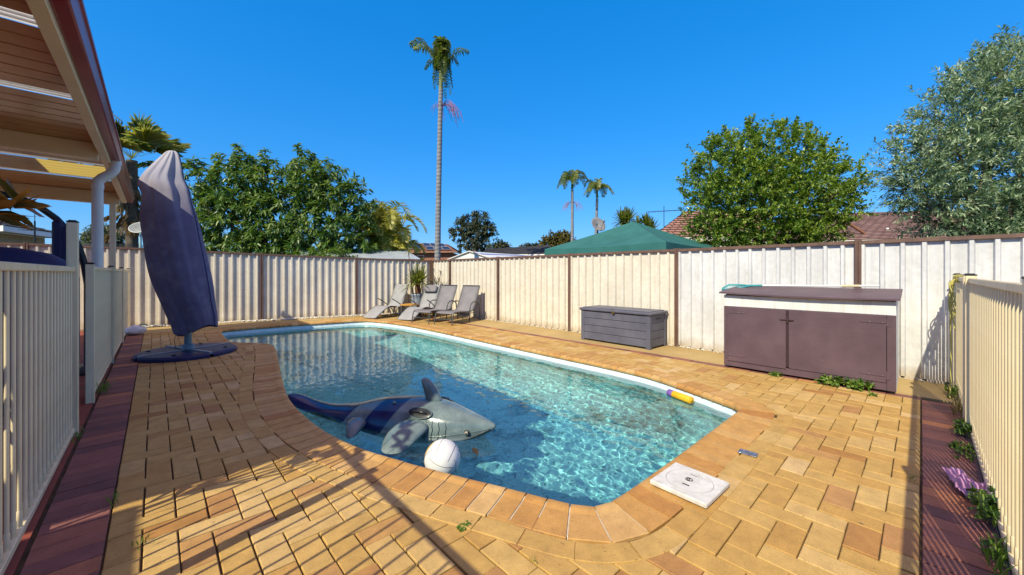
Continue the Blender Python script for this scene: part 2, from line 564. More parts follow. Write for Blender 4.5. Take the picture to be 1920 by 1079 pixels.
# coping: bullnosed bricks across the edge, then one course laid along it
def coping():
    V, F, T = [], [], []
    C = resample_closed(POOL, 0.1345)
    n = len(C)
    fine = 6
    L = resample_closed(POOL, 0.1345/fine)
    nf = len(L); step = nf/n
    N = normals2(L, 10)
    prof = [(-0.004, -0.052), (-0.012, -0.04), (-0.014, -0.02), (-0.006, 0.0), (0.010, 0.010), (0.03, 0.0135), (0.05, 0.012), (0.085, 0.004), (0.12, 0.0035), (0.29, 0.0025), (0.294, -0.001), (0.294, -0.03)]
    m = len(prof)
    for b in range(n):
        i0, i1 = b*step, (b+1)*step
        tone = min(1, max(0, random.gauss(.5, .27)))
        dz = random.uniform(-.0015, .0015)
        base = len(V)
        for e, g in ((i0, 0.0052), (i1, -0.0052)):
            k = int(round(e)) % nf
            tx = L[(k+1) % nf] - L[k-1]; tx /= np.linalg.norm(tx)
            for o, z in prof:
                p = L[k] + N[k]*o + tx*g
                V.append((p[0], p[1], z+dz))
            T += [tone]*m
        for q in range(m-1):
            F.append((base+q, base+q+1, base+m+q+1, base+m+q))
        # side faces of the brick, closed with a strip to a lower line
        for s in (0, m):
            bb = len(V)
            for q in range(m):
                p = V[base+s+q]
                V.append((p[0], p[1], -0.055))
            T += [tone]*m
            for q in range(m-1):
                F.append((base+s+q, base+s+q+1, bb+q+1, bb+q) if s else (base+s+q+1, base+s+q, bb+q, bb+q+1))
    o = np_mesh("pool_coping", np.array(V), np.array(F), M_COP, T); o["kind"] = "structure"
    # mortar between the coping bricks
    V, F = [], []
    G = resample_closed(POOL, 0.06); NG = normals2(G, 4)
    mp = [(-0.002, -0.05), (-0.008, -0.035), (-0.007, -0.014), (0.012, -0.001), (0.04, 0.005), (0.08, -0.002), (0.27, -0.003), (0.285, -0.02), (0.34, -0.028)]
    for p, nn in zip(G, NG):
        for o_, z in mp: V.append((p[0]+nn[0]*o_, p[1]+nn[1]*o_, z))
    k = len(mp)
    for i in range(len(G)):
        j = (i+1) % len(G)
        for q in range(k-1): F.append((i*k+q, i*k+q+1, j*k+q+1, j*k+q))
    o = np_mesh("coping_mortar", np.array(V), np.array(F), m_var("mortar", (0.44, 0.39, 0.32), (0.58, 0.53, 0.45), 20, 0.9)); o["kind"] = "structure"
    # second course
    V, F, T = [], [], []
    Q = resample_closed(POOL + POOL_N*0.30, 0.265)
    fine = 8
    L = resample_closed(POOL + POOL_N*0.30, 0.265/fine)
    NN = normals2(L, 6)
    nf = len(L); n = len(Q); step = nf/n
    for b in range(n):
        ks = [int(round(b*step + (step)*q/4)) % nf for q in range(5)]
        tone = min(1, max(0, random.gauss(.5, .22))); dz = 0.0045 + random.uniform(-.001, .0015)
        base = len(V)
        for qi, k in enumerate(ks):
            t = L[(k+1) % nf]-L[k-1]; t /= np.linalg.norm(t)
            g = 0.004 if qi == 0 else (-0.004 if qi == 4 else 0)
            for o_, z in ((0.005, -0.03), (0.005, -0.003), (0.009, 0), (0.128, 0), (0.131, -0.003), (0.131, -0.03)):
                p = L[k] + NN[k]*o_ + t*g
                V.append((p[0], p[1], z+dz))
            T += [tone]*6
        for qi in range(4):
            for q in range(5):
                F.append((base+qi*6+q, base+qi*6+q+1, base+qi*6+7+q, base+qi*6+6+q))
        for e in (0, 4):
            a = base+e*6
            F.append((a, a+1, a+4, a+5)); F.append((a+1, a+2, a+3, a+4))
    o = np_mesh("coping_course", np.array(V), np.array(F), M_TAN, T); o["kind"] = "structure"
coping()

# ------------------------------------------------------------------ pool shell and water
WATER_Z = -0.125
def pool_shell_mat():
    t = NT("pool_shell")
    pos = t.coord()
    sep = t.n("ShaderNodeSeparateXYZ"); t.l(pos, sep.inputs[0])
    fine = t.ramp(t.noise(55, 3, 0.7), [(0.30, (0.15, 0.50, 0.55)), (0.5, (0.28, 0.72, 0.75)), (0.72, (0.44, 0.84, 0.85))])
    big = t.ramp(t.noise(0.9, 4, 0.6), [(0.35, (0.8, 0.9, 0.95)), (0.7, (1.05, 1.05, 1.0))])
    low = t.mix(1.0, fine, big, 'MULTIPLY')
    # algae and leaf stains settled on the floor
    st = t.ramp(t.noise(0.75, 7, 0.72, dist=0.4), [(0.50, (0, 0, 0)), (0.60, (1, 1, 1))])
    st2 = t.ramp(t.noise(9, 5, 0.75), [(0.36, (0, 0, 0)), (0.60, (1, 1, 1))])
    stm = t.math('MULTIPLY', st, st2)
    stm = t.math('MULTIPLY', stm, 0.85)
    low = t.mix(stm, low, (0.045, 0.085, 0.06))
    specks = t.ramp(t.noise(26, 2, 0.5), [(0.61, (0, 0, 0)), (0.68, (1, 1, 1))])
    low = t.mix(t.math('MULTIPLY', specks, 0.65), low, (0.03, 0.09, 0.09))
    rim = t.ramp(t.noise(7, 4), [(0.3, (0.60, 0.76, 0.84)), (0.7, (0.72, 0.85, 0.90))])
    zf = t.n("ShaderNodeMapRange"); t.l(sep.outputs['Z'], zf.inputs[0])
    zf.inputs[1].default_value = -0.30; zf.inputs[2].default_value = -0.27
    col = t.mix(zf.outputs[0], low, rim)
    return t.done(t.bsdf(col, 0.35, 0, 0.4))

def pool_shell():
    G = resample_closed(POOL, 0.06); N = normals2(G, 4)
    prof = [(0.016, -0.045), (0.006, -0.06), (0.0, -0.27), (0.004, -0.30), (-0.02, -0.33), (-0.05, -0.9), (-0.10, -1.12), (-0.22, -1.22), (-0.34, -1.25)]
    V = []
    k = len(prof); n = len(G)
    for o_, z in prof:
        for p, nn in zip(G, N): V.append((p[0]+nn[0]*o_, p[1]+nn[1]*o_, z))
    F = []
    for q in range(k-1):
        for i in range(n):
            j = (i+1) % n
            F.append((q*n+i, q*n+j, (q+1)*n+j, (q+1)*n+i))
    me = bpy.data.meshes.new("pool_shell")
    me.from_pydata(V, [], F + [tuple((k-1)*n+i for i in range(n))])
    me.polygons.foreach_set('use_smooth', np.array([True]*len(F)+[False]))
    me.materials.append(pool_shell_mat())
    bm = bmesh.new(); bm.from_mesh(me)
    bmesh.ops.recalc_face_normals(bm, faces=bm.faces)
    bmesh.ops.reverse_faces(bm, faces=[f for f in bm.faces]) if max(bm.faces, key=lambda f: f.calc_area()).normal.z < 0 else None
    bm.to_mesh(me); bm.free()
    o = link(bpy.data.objects.new("pool_shell", me)); o["kind"] = "structure"
    o.cycles.is_caustics_receiver = True
    # entry steps moulded in the far left bay
    mb = MB()
    for i, (z, y1) in enumerate(((-0.38, 10.3), (-0.66, 9.95), (-0.94, 9.6))):
        lo = -1.24
        mb.box((1.12, 9.2 - 0*i, lo), (1.55+0.32*i, y1+0.75, z), 0.03)
    s = mb.build("pool_steps", o.data.materials[0], kind="structure")
    s.cycles.is_caustics_receiver = True
pool_shell()

def water():
    res = 0.0105
    xs = np.arange(0.95, 5.0, res); ys = np.arange(1.12, 11.5, res)
    XX, YY = np.meshgrid(xs, ys, indexing='ij')
    P = np.stack([XX.ravel(), YY.ravel()], 1)
    H = np.zeros(len(P))
    rng = np.random.default_rng(5)
    # wind ripples: many crossing wave trains, calmer in the far half
    for i in range(46):
        wl_ = 0.042 * (1.045**i) * rng.uniform(0.9, 1.1)
        if wl_ > 0.26: wl_ = rng.uniform(0.05, 0.12)
        th = rng.uniform(0, 2*math.pi)
        kx, ky = math.cos(th)*2*math.pi/wl_, math.sin(th)*2*math.pi/wl_
        H += 0.0029*wl_**1.6 * np.sin(kx*P[:, 0] + ky*P[:, 1] + rng.uniform(0, 6.28) + 0.6*np.sin(P[:, 0]*1.7+i)+0.5*np.sin(P[:, 1]*2.1+i*2))
    calm = np.clip((P[:, 1]-2.0)/5.0, 0, 1)
    H *= 1.0 - 0.45*calm
    Z = WATER_Z + H
    nx, ny = len(xs), len(ys)
    keep = (dist_to_pool(P) < 0.012).reshape(nx, ny)
    idx = np.arange(nx*ny).reshape(nx, ny)
    ck = keep[:-1, :-1] | keep[1:, :-1] | keep[:-1, 1:] | keep[1:, 1:]
    F = np.stack([idx[:-1, :-1], idx[1:, :-1], idx[1:, 1:], idx[:-1, 1:]], -1)[ck]
    used = np.unique(F)
    remap = np.full(nx*ny, -1); remap[used] = np.arange(len(used))
    V = np.stack([P[:, 0], P[:, 1], Z], 1)[used]
    t = NT("pool_water")
    g = t.n("ShaderNodeBsdfGlass", IOR=1.33, Roughness=0.0)
    g.inputs['Color'].default_value = (0.92, 0.99, 1.0, 1)
    o = np_mesh("pool_water", V, remap[F], t.done(g.outputs[0]), smooth=True)
    o["kind"] = "structure"
    o.cycles.is_caustics_caster = True
water()
# ------------------------------------------------------------------ shared materials
M_SHEETW = m_var("weathered_cream_steel", (0.63, 0.575, 0.49), (0.74, 0.69, 0.60), 2.2, 0.5, 0.05, detail=7, spec=0.35, streak=(0.55, 0.49, 0.39))
M_SHEETG = m_var("weathered_grey_steel", (0.57, 0.57, 0.585), (0.70, 0.70, 0.715), 2.6, 0.5, 0.05, detail=7, spec=0.35, streak=(0.48, 0.475, 0.47))
def m_sheet(name, c1, c2, st):
    t = NT(name)
    col = t.ramp(t.noise(1.7, 7, .6), [(.3, c1), (.7, c2)])
    mott = t.ramp(t.noise(14, 8, .75), [(.35, (.86, .86, .86)), (.65, (1.05, 1.05, 1.05))])
    col = t.mix(1.0, col, mott, 'MULTIPLY')
    mp = t.n("ShaderNodeMapping", Scale=(11.0, 11.0, .7)); t.l(t.coord(), mp.inputs['Vector'])
    sf = t.ramp(t.noise(1.8, 7, .7, mp.outputs[0]), [(.46, (0, 0, 0)), (.74, (1, 1, 1))])
    col = t.mix(t.math('MULTIPLY', sf, .7), col, st)
    bl = t.ramp(t.noise(2.6, 3, .5), [(.70, (0, 0, 0)), (.80, (1, 1, 1))])
    col = t.mix(t.math('MULTIPLY', bl, .35), col, lerp3(st, (.25, .26, .27), .5))
    sep = t.n("ShaderNodeSeparateXYZ"); t.l(t.coord(), sep.inputs[0])
    h = t.math('ADD', sep.outputs['Z'], t.math('MULTIPLY', t.noise(5, 5), -.25))
    mr = t.n("ShaderNodeMapRange"); t.l(h, mr.inputs[0]); mr.inputs[1].default_value = .06; mr.inputs[2].default_value = -.12
    col = t.mix(t.math('MULTIPLY', mr.outputs[0], .7), col, (.36, .27, .15))
    return t.done(t.bsdf(col, .5, 0, .35, t.bump(t.noise(18, 4), .08, .004)))
M_SHEETW = m_sheet("weathered_cream_steel", (0.63, 0.575, 0.49), (0.76, 0.71, 0.62), (0.55, 0.49, 0.39))
M_SHEETG = m_sheet("weathered_grey_steel", (0.57, 0.57, 0.585), (0.72, 0.72, 0.735), (0.48, 0.475, 0.47))
M_BROWN = m_var("brown_steel", (0.13, 0.075, 0.055), (0.18, 0.105, 0.08), 5, 0.5, 0.05, streak=(0.10, 0.06, 0.05))
M_CREAM = m_var("cream_powdercoat", (0.76, 0.64, 0.40), (0.82, 0.71, 0.47), 3.5, 0.42, 0.03, streak=(0.60, 0.50, 0.33))
M_CAP = m_var("black_plastic", (0.012, 0.013, 0.015), (0.03, 0.03, 0.035), 8, 0.45)
M_WHITE = m_var("white_paint", (0.74, 0.74, 0.72), (0.82, 0.82, 0.80), 5, 0.5, 0.05)
M_NAVY = m_var("navy_cover_fabric", (0.010, 0.016, 0.075), (0.02, 0.03, 0.12), 6, 0.6, 0.25)

# ------------------------------------------------------------------ boundary fences of ribbed steel sheet
def rib_points(L):
    pts, u = [], 0.0
    p = 0.19
    while u < L:
        for du, v in ((0, 0.0), (0.122, 0.0), (0.136, 0.040), (0.170, 0.040), (0.184, 0.0)):
            if u+du <= L: pts.append((u+du, v))
        u += p
    pts.append((L, 0.0))
    return pts

def steel_fence(name, label, posts, ztop, zbot, facing, mats, group=None):
    """posts: list of (x,y); facing: unit vector towards the pool"""
    root = thing(name, label, "fence", (posts[0][0], posts[0][1], 0))
    o = Vector((posts[0][0], posts[0][1], 0))
    fv = Vector((facing[0], facing[1], 0))
    for i, (a, b) in enumerate(zip(posts[:-1], posts[1:])):
        A_, B_ = Vector((a[0], a[1], 0)) - o, Vector((b[0], b[1], 0)) - o
        d = B_ - A_; L = d.length; d.normalize()
        zt0, zt1 = ztop(a), ztop(b)
        mb = MB()
        pts = rib_points(L-0.02)
        vs = []
        for u, v in pts:
            p = A_ + d*(u+0.01) + fv*(v-0.02)
            zt = zt0 + (zt1-zt0)*u/L
            for z in (zbot, zbot+(zt-zbot)*.5, zt-0.02): vs.append((p.x, p.y, z))
        fs = []
        for k in range(len(pts)-1):
            for q in (0, 1): fs.append((k*3+q, (k+1)*3+q, (k+1)*3+q+1, k*3+q+1))
        mb.add(vs, fs)
        mb.build("panel", mats[i % len(mats)], root, fixn=False)
        def rail(z0a, z1a, z0b, z1b, out, back):
            r = MB()
            v = []
            for P, z0, z1 in ((A_+d*0.037, z0a, z1a), (B_-d*0.037, z0b, z1b)):
                for off, z in ((back, z0), (out, z0), (out, z1), (back, z1)):
                    q = P + fv*off
                    v.append((q.x, q.y, z))
            r.add(v, [(0,1,2,3), (7,6,5,4), (0,4,5,1), (1,5,6,2), (2,6,7,3), (3,7,4,0)])
            return r
        rail(zt0-0.045, zt0, zt1-0.045, zt1, 0.032, -0.032).build("top_rail", M_BROWN, root)
        rail(zbot-0.03, zbot+0.02, zbot-0.03, zbot+0.02, 0.020, -0.030).build("bottom_rail", mats[i % len(mats)], root)
    for p in posts:
        P = Vector((p[0], p[1], 0)) - o
        side = Vector((-fv.y, fv.x, 0))
        mb = MB()
        M = Matrix.Translation(P) @ Matrix(((side.x, fv.x, 0, 0), (side.y, fv.y, 0, 0), (0, 0, 1, 0), (0, 0, 0, 1)))
        zt = ztop(p) + 0.012
        mb.box((-0.036, -0.038, -0.05), (-0.006, 0.039, zt), 0.004, M=M)
        mb.box((0.006, -0.038, -0.05), (0.036, 0.039, zt), 0.004, M=M)
        mb.box((-0.0058, -0.03, -0.05), (0.0058, 0.024, zt-0.004), 0, M=M)
        mb.build("post", M_BROWN, root)
    return root

right_posts = [(7.05, -1.9), (7.05, 0.59), (7.05, 3.08), (7.05, 5.57), (7.05, 8.11), (7.05, 10.5)]
steel_fence("steel_fence", "sunlit cream ribbed steel fence with brown posts behind the storage box and brown cabinet",
            right_posts + [(7.05, 11.58)], lambda p: 1.80, 0.012, (-1, 0), [M_SHEETG, M_SHEETG, M_SHEETW, M_SHEETW, M_SHEETW, M_SHEETW])
def lf(x): return (x, 13.9 - 0.229*(x+3))
left_posts = [lf(-5.1), lf(-2.1), lf(0.28), lf(2.21), lf(4.65), lf(6.98)]
fn = Vector((-0.229, -1.0, 0)).normalized()
steel_fence("steel_fence", "shaded ribbed steel fence along the far end of the pool behind the umbrella",
            left_posts, lambda p: float(np.interp(p[0], [-5, -2.5, -0.6, 2.2, 4.65, 7.05], [2.05, 2.03, 2.0, 1.905, 1.835, 1.79])), 0.03, (fn.x, fn.y), [M_SHEETW])

# white gravel packed along the fence feet
def gravel():
    mb = MB()
    rng = random.Random(3)
    def stone(x, y, z, r):
        n = len(mb.v)
        pts = []
        for d in ((1,0,0),(-1,0,0),(0,1,0),(0,-1,0),(0,0,1),(0,0,-1)):
            k = r*rng.uniform(.6, 1.2)
            pts.append((x+d[0]*k, y+d[1]*k, z+d[2]*k*.7))
        mb.add(pts, [(0,2,4),(2,1,4),(1,3,4),(3,0,4),(2,0,5),(1,2,5),(3,1,5),(0,3,5)], rng.random())
    for i in range(900):
        t = rng.random()
        x = -0.2 + 7.1*t
        y = lf(x)[1] - 0.05 - abs(rng.gauss(0, .045))
        stone(x, y, 0.012 + rng.random()*.03, rng.uniform(.012, .035))
    for i in range(420):
        y = rng.uniform(-0.1, 11.4)
        if rng.random() > 0.35 + 0.6*abs(math.sin(y*1.7)): continue
        stone(7.0 - abs(rng.gauss(0, .025)), y, 0.008 + rng.random()*.02, rng.uniform(.008, .022))
    o = mb.build("white_gravel", m_var("white_stone", (0.6, 0.57, 0.52), (0.8, 0.78, 0.74), 20, 0.8), kind="stuff")
    tag(o, "small white stones scattered along the foot of the steel fences", "gravel")
gravel()

# ------------------------------------------------------------------ tubular pool fences
def picket_mesh(h, r=0.0085):
    mb = MB()
    mb.tube([(0, 0, 0.03), (0, 0, h-0.01)], r, 8)
    mb.tube([(0, 0, 0.075), (0, 0, 0.082), (0, 0, 0.15), (0, 0, 0.156)], [r, r*1.22, r*1.22, r], 8, cap=False)
    return mb

def pool_fence(name, label, p0, p1, posts, zt, pitch=0.115, extra_tall=(), r=0.0085):
    """straight run from p0 to p1 with square posts at given distances"""
    a, b = Vector((*p0, 0)), Vector((*p1, 0))
    d = (b-a); L = d.length
    root = thing(name, label, "pool fence", a, math.atan2(d.y, d.x))
    for s in posts:
        mb = MB()
        h = zt + (0.37 if s in extra_tall else 0.02)
        mb.box((s-0.0325, -0.0325, -0.07), (s+0.0325, 0.0325, h), 0.004)
        po = mb.build("post", M_CREAM, root)
        mb = MB()
        mb.box((s-0.035, -0.035, h), (s+0.035, 0.035, h+0.012), 0.004)
        mb.box((s-0.024, -0.024, h+0.012), (s+0.024, 0.024, h+0.02), 0.004)
        mb.build("post_cap", M_CAP, po)
    pm = None
    for s0, s1 in zip(posts[:-1], posts[1:]):
        for z0, z1, nm in ((zt-0.04, zt, "top_rail"), (0.035, 0.072, "bottom_rail")):
            mb = MB(); mb.box((s0+0.033, -0.0165, z0), (s1-0.033, 0.0165, z1), 0.004)
            mb.build(nm, M_CREAM, root)
        n = int(round((s1-s0)/pitch))
        for k in range(1, n):
            s = s0 + (s1-s0)*k/n
            if pm is None:
                pk = picket_mesh(zt-0.03, r).build("picket", M_CREAM, root); pm = pk
                pk.location = (s, 0, 0)
            else:
                pk = pm.copy(); link(pk); pk.parent = root; pk.location = (s, 0, 0)
    return root

pool_fence("pool_fence", "cream tubular pool fence at the left edge ending at a tall capped post", (-0.5, -0.25), (-0.5, 4.87), [0.03, 2.45, 5.09], 1.41, extra_tall=(5.09,))
pool_fence("pool_fence", "cream tubular pool fence past the open gap, running on towards the umbrella", (-0.495, 5.94), (-0.465, 13.0), [0.03, 2.45, 4.75, 7.02], 1.43)
pool_fence("pool_fence", "cream tubular pool fence along the right edge with weeds at its foot", (6.96, -0.29), (0.55, -0.29), [0.03, 1.62, 1.86, 4.62, 6.4], 1.315, pitch=0.105, r=0.0095)

# ------------------------------------------------------------------ patio roof on the left
def patio_roof():
    root = thing("patio_roof", "flat patio roof with a dark red gutter and cream beams, seen from below at the top left", "roof", (-0.5, 2.4, 0))
    ox, oy = -0.5, 2.4
    def B(nm, lo, hi, m, ch=0.004):
        mb = MB(); mb.box((lo[0]-ox, lo[1]-oy, lo[2]), (hi[0]-ox, hi[1]-oy, hi[2]), ch)
        return mb.build(nm, m, root)
    beam = m_var("cream_beam_paint", (0.70, 0.63, 0.46), (0.78, 0.72, 0.55), 2.5, 0.4, 0.03)
    B("eave_beam", (-0.52, 2.42, 2.86), (-0.44, 11.7, 2.996), beam)
    red = m_var("dark_red_gutter", (0.20, 0.014, 0.018), (0.27, 0.026, 0.028), 3, 0.3, 0.02, spec=0.55)
    mb = MB()
    prof = [(-0.437, 2.925), (-0.437, 2.905), (-0.425, 2.90), (-0.362, 2.90), (-0.350, 2.906), (-0.338, 2.95), (-0.330, 2.985), (-0.318, 2.99), (-0.315, 3.004), (-0.332, 3.006), (-0.345, 2.985), (-0.353, 2.93), (-0.42, 2.925)]
    mb.prism([(a-ox, b) for a, b in prof], 2.40-oy, 11.9-oy, 'y')
    g = mb.build("gutter", red, root)
    mb = MB()
    mb.box((-0.4375-ox, 2.40-oy, 2.90), (-0.33-ox, 2.406-oy, 3.0)); mb.box((-0.4375-ox, 11.894-oy, 2.90), (-0.33-ox, 11.9-oy, 3.0))
    mb.build("gutter_end", red, g)
    # roof sheet: shallow ribs running across
    def sheet(x0, x1, y0, y1, m, nm):
        mb = MB(); vs = []; y = y0
        prof = []
        while y < y1:
            for dy, z in ((0, 3.0), (0.188, 3.0), (0.194, 3.008), (0.206, 3.008), (0.212, 3.0)):
                if y+dy < y1: prof.append((y+dy, z))
            y += 0.22
        prof.append((y1, 3.0))
        for yy, z in prof:
            vs += [(x0-ox, yy-oy, z), (x1-ox, yy-oy, z)]
        fs = [(2*k, 2*k+1, 2*k+3, 2*k+2) for k in range(len(prof)-1)]
        mb.add(vs, fs)
        return mb.build(nm, m, root, fixn=False)
    t = NT("brown_roof_sheet")
    col = t.ramp(t.noise(2.0, 6, 0.6), [(0.3, (0.34, 0.20, 0.08)), (0.7, (0.50, 0.31, 0.13))])
    sheet_m = t.done(t.bsdf(col, 0.2, 0, 0.6))
    t = NT("yellow_roof_sheet")
    tr = t.n("ShaderNodeBsdfTranslucent"); tr.inputs[0].default_value = (0.62, 0.46, 0.10, 1)
    mx = t.n("ShaderNodeMixShader", Fac=0.55)
    t.l(t.bsdf((0.5, 0.36, 0.12), 0.35), mx.inputs[1]); t.l(tr.outputs[0], mx.inputs[2])
    clear_m = t.done(mx.outputs[0])
    # opaque sheets with narrow clear skylight strips between them
    strips = (3.95, 5.42, 8.55, 9.80)
    hw = 0.085
    ys = [2.42] + [v for y in strips for v in (y-hw, y+hw)] + [11.75]
    for a, b in zip(ys[0::2], ys[1::2]):
        if 7.0 > a: sheet(-6.4, -0.442, a, b, sheet_m, "roof_sheet")
        elif b < 10: sheet(-6.4, -1.25, a, b, sheet_m, "roof_sheet"); sheet(-1.25, -0.442, a, b, clear_m, "translucent_sheet")
        else: sheet(-6.4, -0.442, a, b, sheet_m, "roof_sheet")
        if a < 7.2 < b: sheet(-1.25, -0.442, 7.25, b, clear_m, "translucent_sheet") if False else None
    t = NT("clear_roof_strip")
    tr = t.n("ShaderNodeBsdfTranslucent"); tr.inputs[0].default_value = (0.80, 0.80, 0.78, 1)
    mx = t.n("ShaderNodeMixShader", Fac=0.75)
    t.l(t.bsdf((0.7, 0.7, 0.68), 0.35), mx.inputs[1]); t.l(tr.outputs[0], mx.inputs[2])
    strip_m = t.done(mx.outputs[0])
    for y in strips:
        mb = MB(); mb.box((-6.4-ox, y-hw-.02-oy, 3.013), (-0.442-ox, y+hw+.02-oy, 3.016)); mb.build("skylight_strip", strip_m, root)
        mb = MB()
        for q in (-hw*.4, hw*.4): mb.box((-6.4-ox, y+q-.006-oy, 3.0), (-0.442-ox, y+q+.006-oy, 3.0128))
        mb.build("strip_rib", M_WHITE, root)
    B("batten", (-6.4, 2.425, 2.945), (-0.523, 2.50, 2.998), M_WHITE)
    B("cross_beam", (-6.4, 7.12, 2.80), (-0.523, 7.24, 2.997), beam)
    B("end_beam", (-6.4, 11.25, 2.76), (-0.523, 11.37, 2.997), beam)
    for x, y in ((-0.62, 11.18), (-6.3, 11.18), (-6.3, 4.0), (-6.3, 7.18)):
        B("post", (x-0.045, y-0.045, -0.004), (x+0.045, y+0.045, 2.80 if y > 7 and y < 8 else 2.758 if y > 8 else 2.944), beam)
    # round downpipe with an offset bend
    mb = MB()
    pts = [(-0.40, 7.62, 2.92), (-0.40, 7.62, 2.82), (-0.415, 7.62, 2.765), (-0.45, 7.62, 2.715), (-0.52, 7.62, 2.655), (-0.555, 7.62, 2.61), (-0.565, 7.62, 2.55), (-0.565, 7.62, 1.2), (-0.565, 7.62, 0.0)]
    mb.tube([(a-ox, b-oy, c) for a, b, c in pts], 0.058, 18)
    mb.tube([(-0.40-ox, 7.62-oy, 2.85), (-0.40-ox, 7.62-oy, 2.90)], 0.064, 18)
    mb.tube([(-0.565-ox, 7.62-oy, 2.50), (-0.565-ox, 7.62-oy, 2.56)], 0.064, 18)
    mb.build("downpipe", m_var("pale_pvc", (0.62, 0.62, 0.62), (0.70, 0.70, 0.69), 5, 0.35), root)
patio_roof()

# the house the patio belongs to, behind and left of the camera
def own_house():
    root = thing("brick_house", "low brick house whose eave stands beside the patio at the far left", "house", (-3.3, 2.42, 0))
    brick = m_var("house_brick", (0.30, 0.17, 0.10), (0.42, 0.26, 0.17), 8, 0.85, 0.3)
    mb = MB(); mb.box((-8, -9, -0.1), (0, 0, 2.32)); mb.build("wall", brick, root)
    mb = MB()
    mb.add([(-8.6, -9.6, 2.36), (0.62, -9.6, 2.36), (0.62, 0.1, 2.36), (-8.6, 0.1, 2.36), (-4, -6, 3.9), (-4, -3.5, 3.9)],
           [(0, 1, 4), (1, 2, 5, 4), (2, 3, 5), (3, 0, 4, 5), (0, 3, 2, 1)])
    mb.build("roof", m_var("house_tile", (0.2, 0.08, 0.05), (0.3, 0.13, 0.08), 10, 0.8), root)
own_house()

# ------------------------------------------------------------------ things on the patio behind the left fence
def swing_stand():
    root = thing("swing_chair_stand", "black arched swing stand with a navy padded post behind the pool fence", "swing stand", (-0.93, 7.98, 0))
    o = Vector((-0.93, 7.98, 0))
    mb = MB()
    P = [(-2.0, 7.8, 2.20), (-1.75, 7.84, 2.31), (-1.5, 7.88, 2.36), (-1.3, 7.92, 2.34), (-1.13, 7.96, 2.25), (-0.98, 8.02, 2.10), (-0.86, 8.06, 1.92), (-0.78, 8.1, 1.72), (-0.73, 8.12, 1.48), (-0.70, 8.15, 1.2), (-0.70, 8.15, 0.03)]
    mb.tube([Vector(p)-o for p in P], 0.04, 10)
    mb.build("arched_frame", m_var("dark_steel", (0.012, 0.02, 0.035), (0.025, 0.035, 0.05), 8, 0.35), root)
    mb = MB()
    mb.box((-0.07, -0.06, 0.04), (0.07, 0.06, 1.98), 0.02); mb.box((-0.075, -0.065, 1.55), (0.02, 0.065, 2.06), 0.02); mb.box((-0.05, -0.04, 2.04), (0.0, 0.04, 2.10), 0.01)
    mb.build("padded_post", M_NAVY, root)
    mb = MB(); mb.lathe([(0.45, 0), (0.45, 0.03), (0.06, 0.05)], n=28); mb.build("base", M_CAP, root)
swing_stand()

def bbq():
    root = thing("covered_barbecue", "barbecue under a navy cover whose rounded top shows above the left fence rail", "barbecue", (-1.25, 6.2, 0))
    mb = MB()
    rings = []
    for z, w, d in ((0.02, .62, .30), (0.5, .64, .32), (1.0, .66, .34), (1.30, .66, .33), (1.46, .60, .29), (1.56, .46, .22), (1.61, .25, .12), (1.62, .05, .03)):
        rg = []
        for k in range(28):
            a = 2*math.pi*k/28
            c, s = math.cos(a), math.sin(a)
            q = (abs(c)**.5*math.copysign(1, c), abs(s)**.5*math.copysign(1, s))
            f = 1 + 0.03*math.sin(5*a+z*3)*(1.6-z)
            rg.append((q[0]*w*f, q[1]*d*f, z))
        rings.append(rg)
    mb.loft(rings); mb.build("cover", M_NAVY, root)
    mb = MB(); mb.tube([(-.5, -.31, .95), (-.5, -.42, .98), (.5, -.42, .98), (.5, -.31, .95)], 0.012, 8); mb.build("handle", M_CAP, root)
bbq()
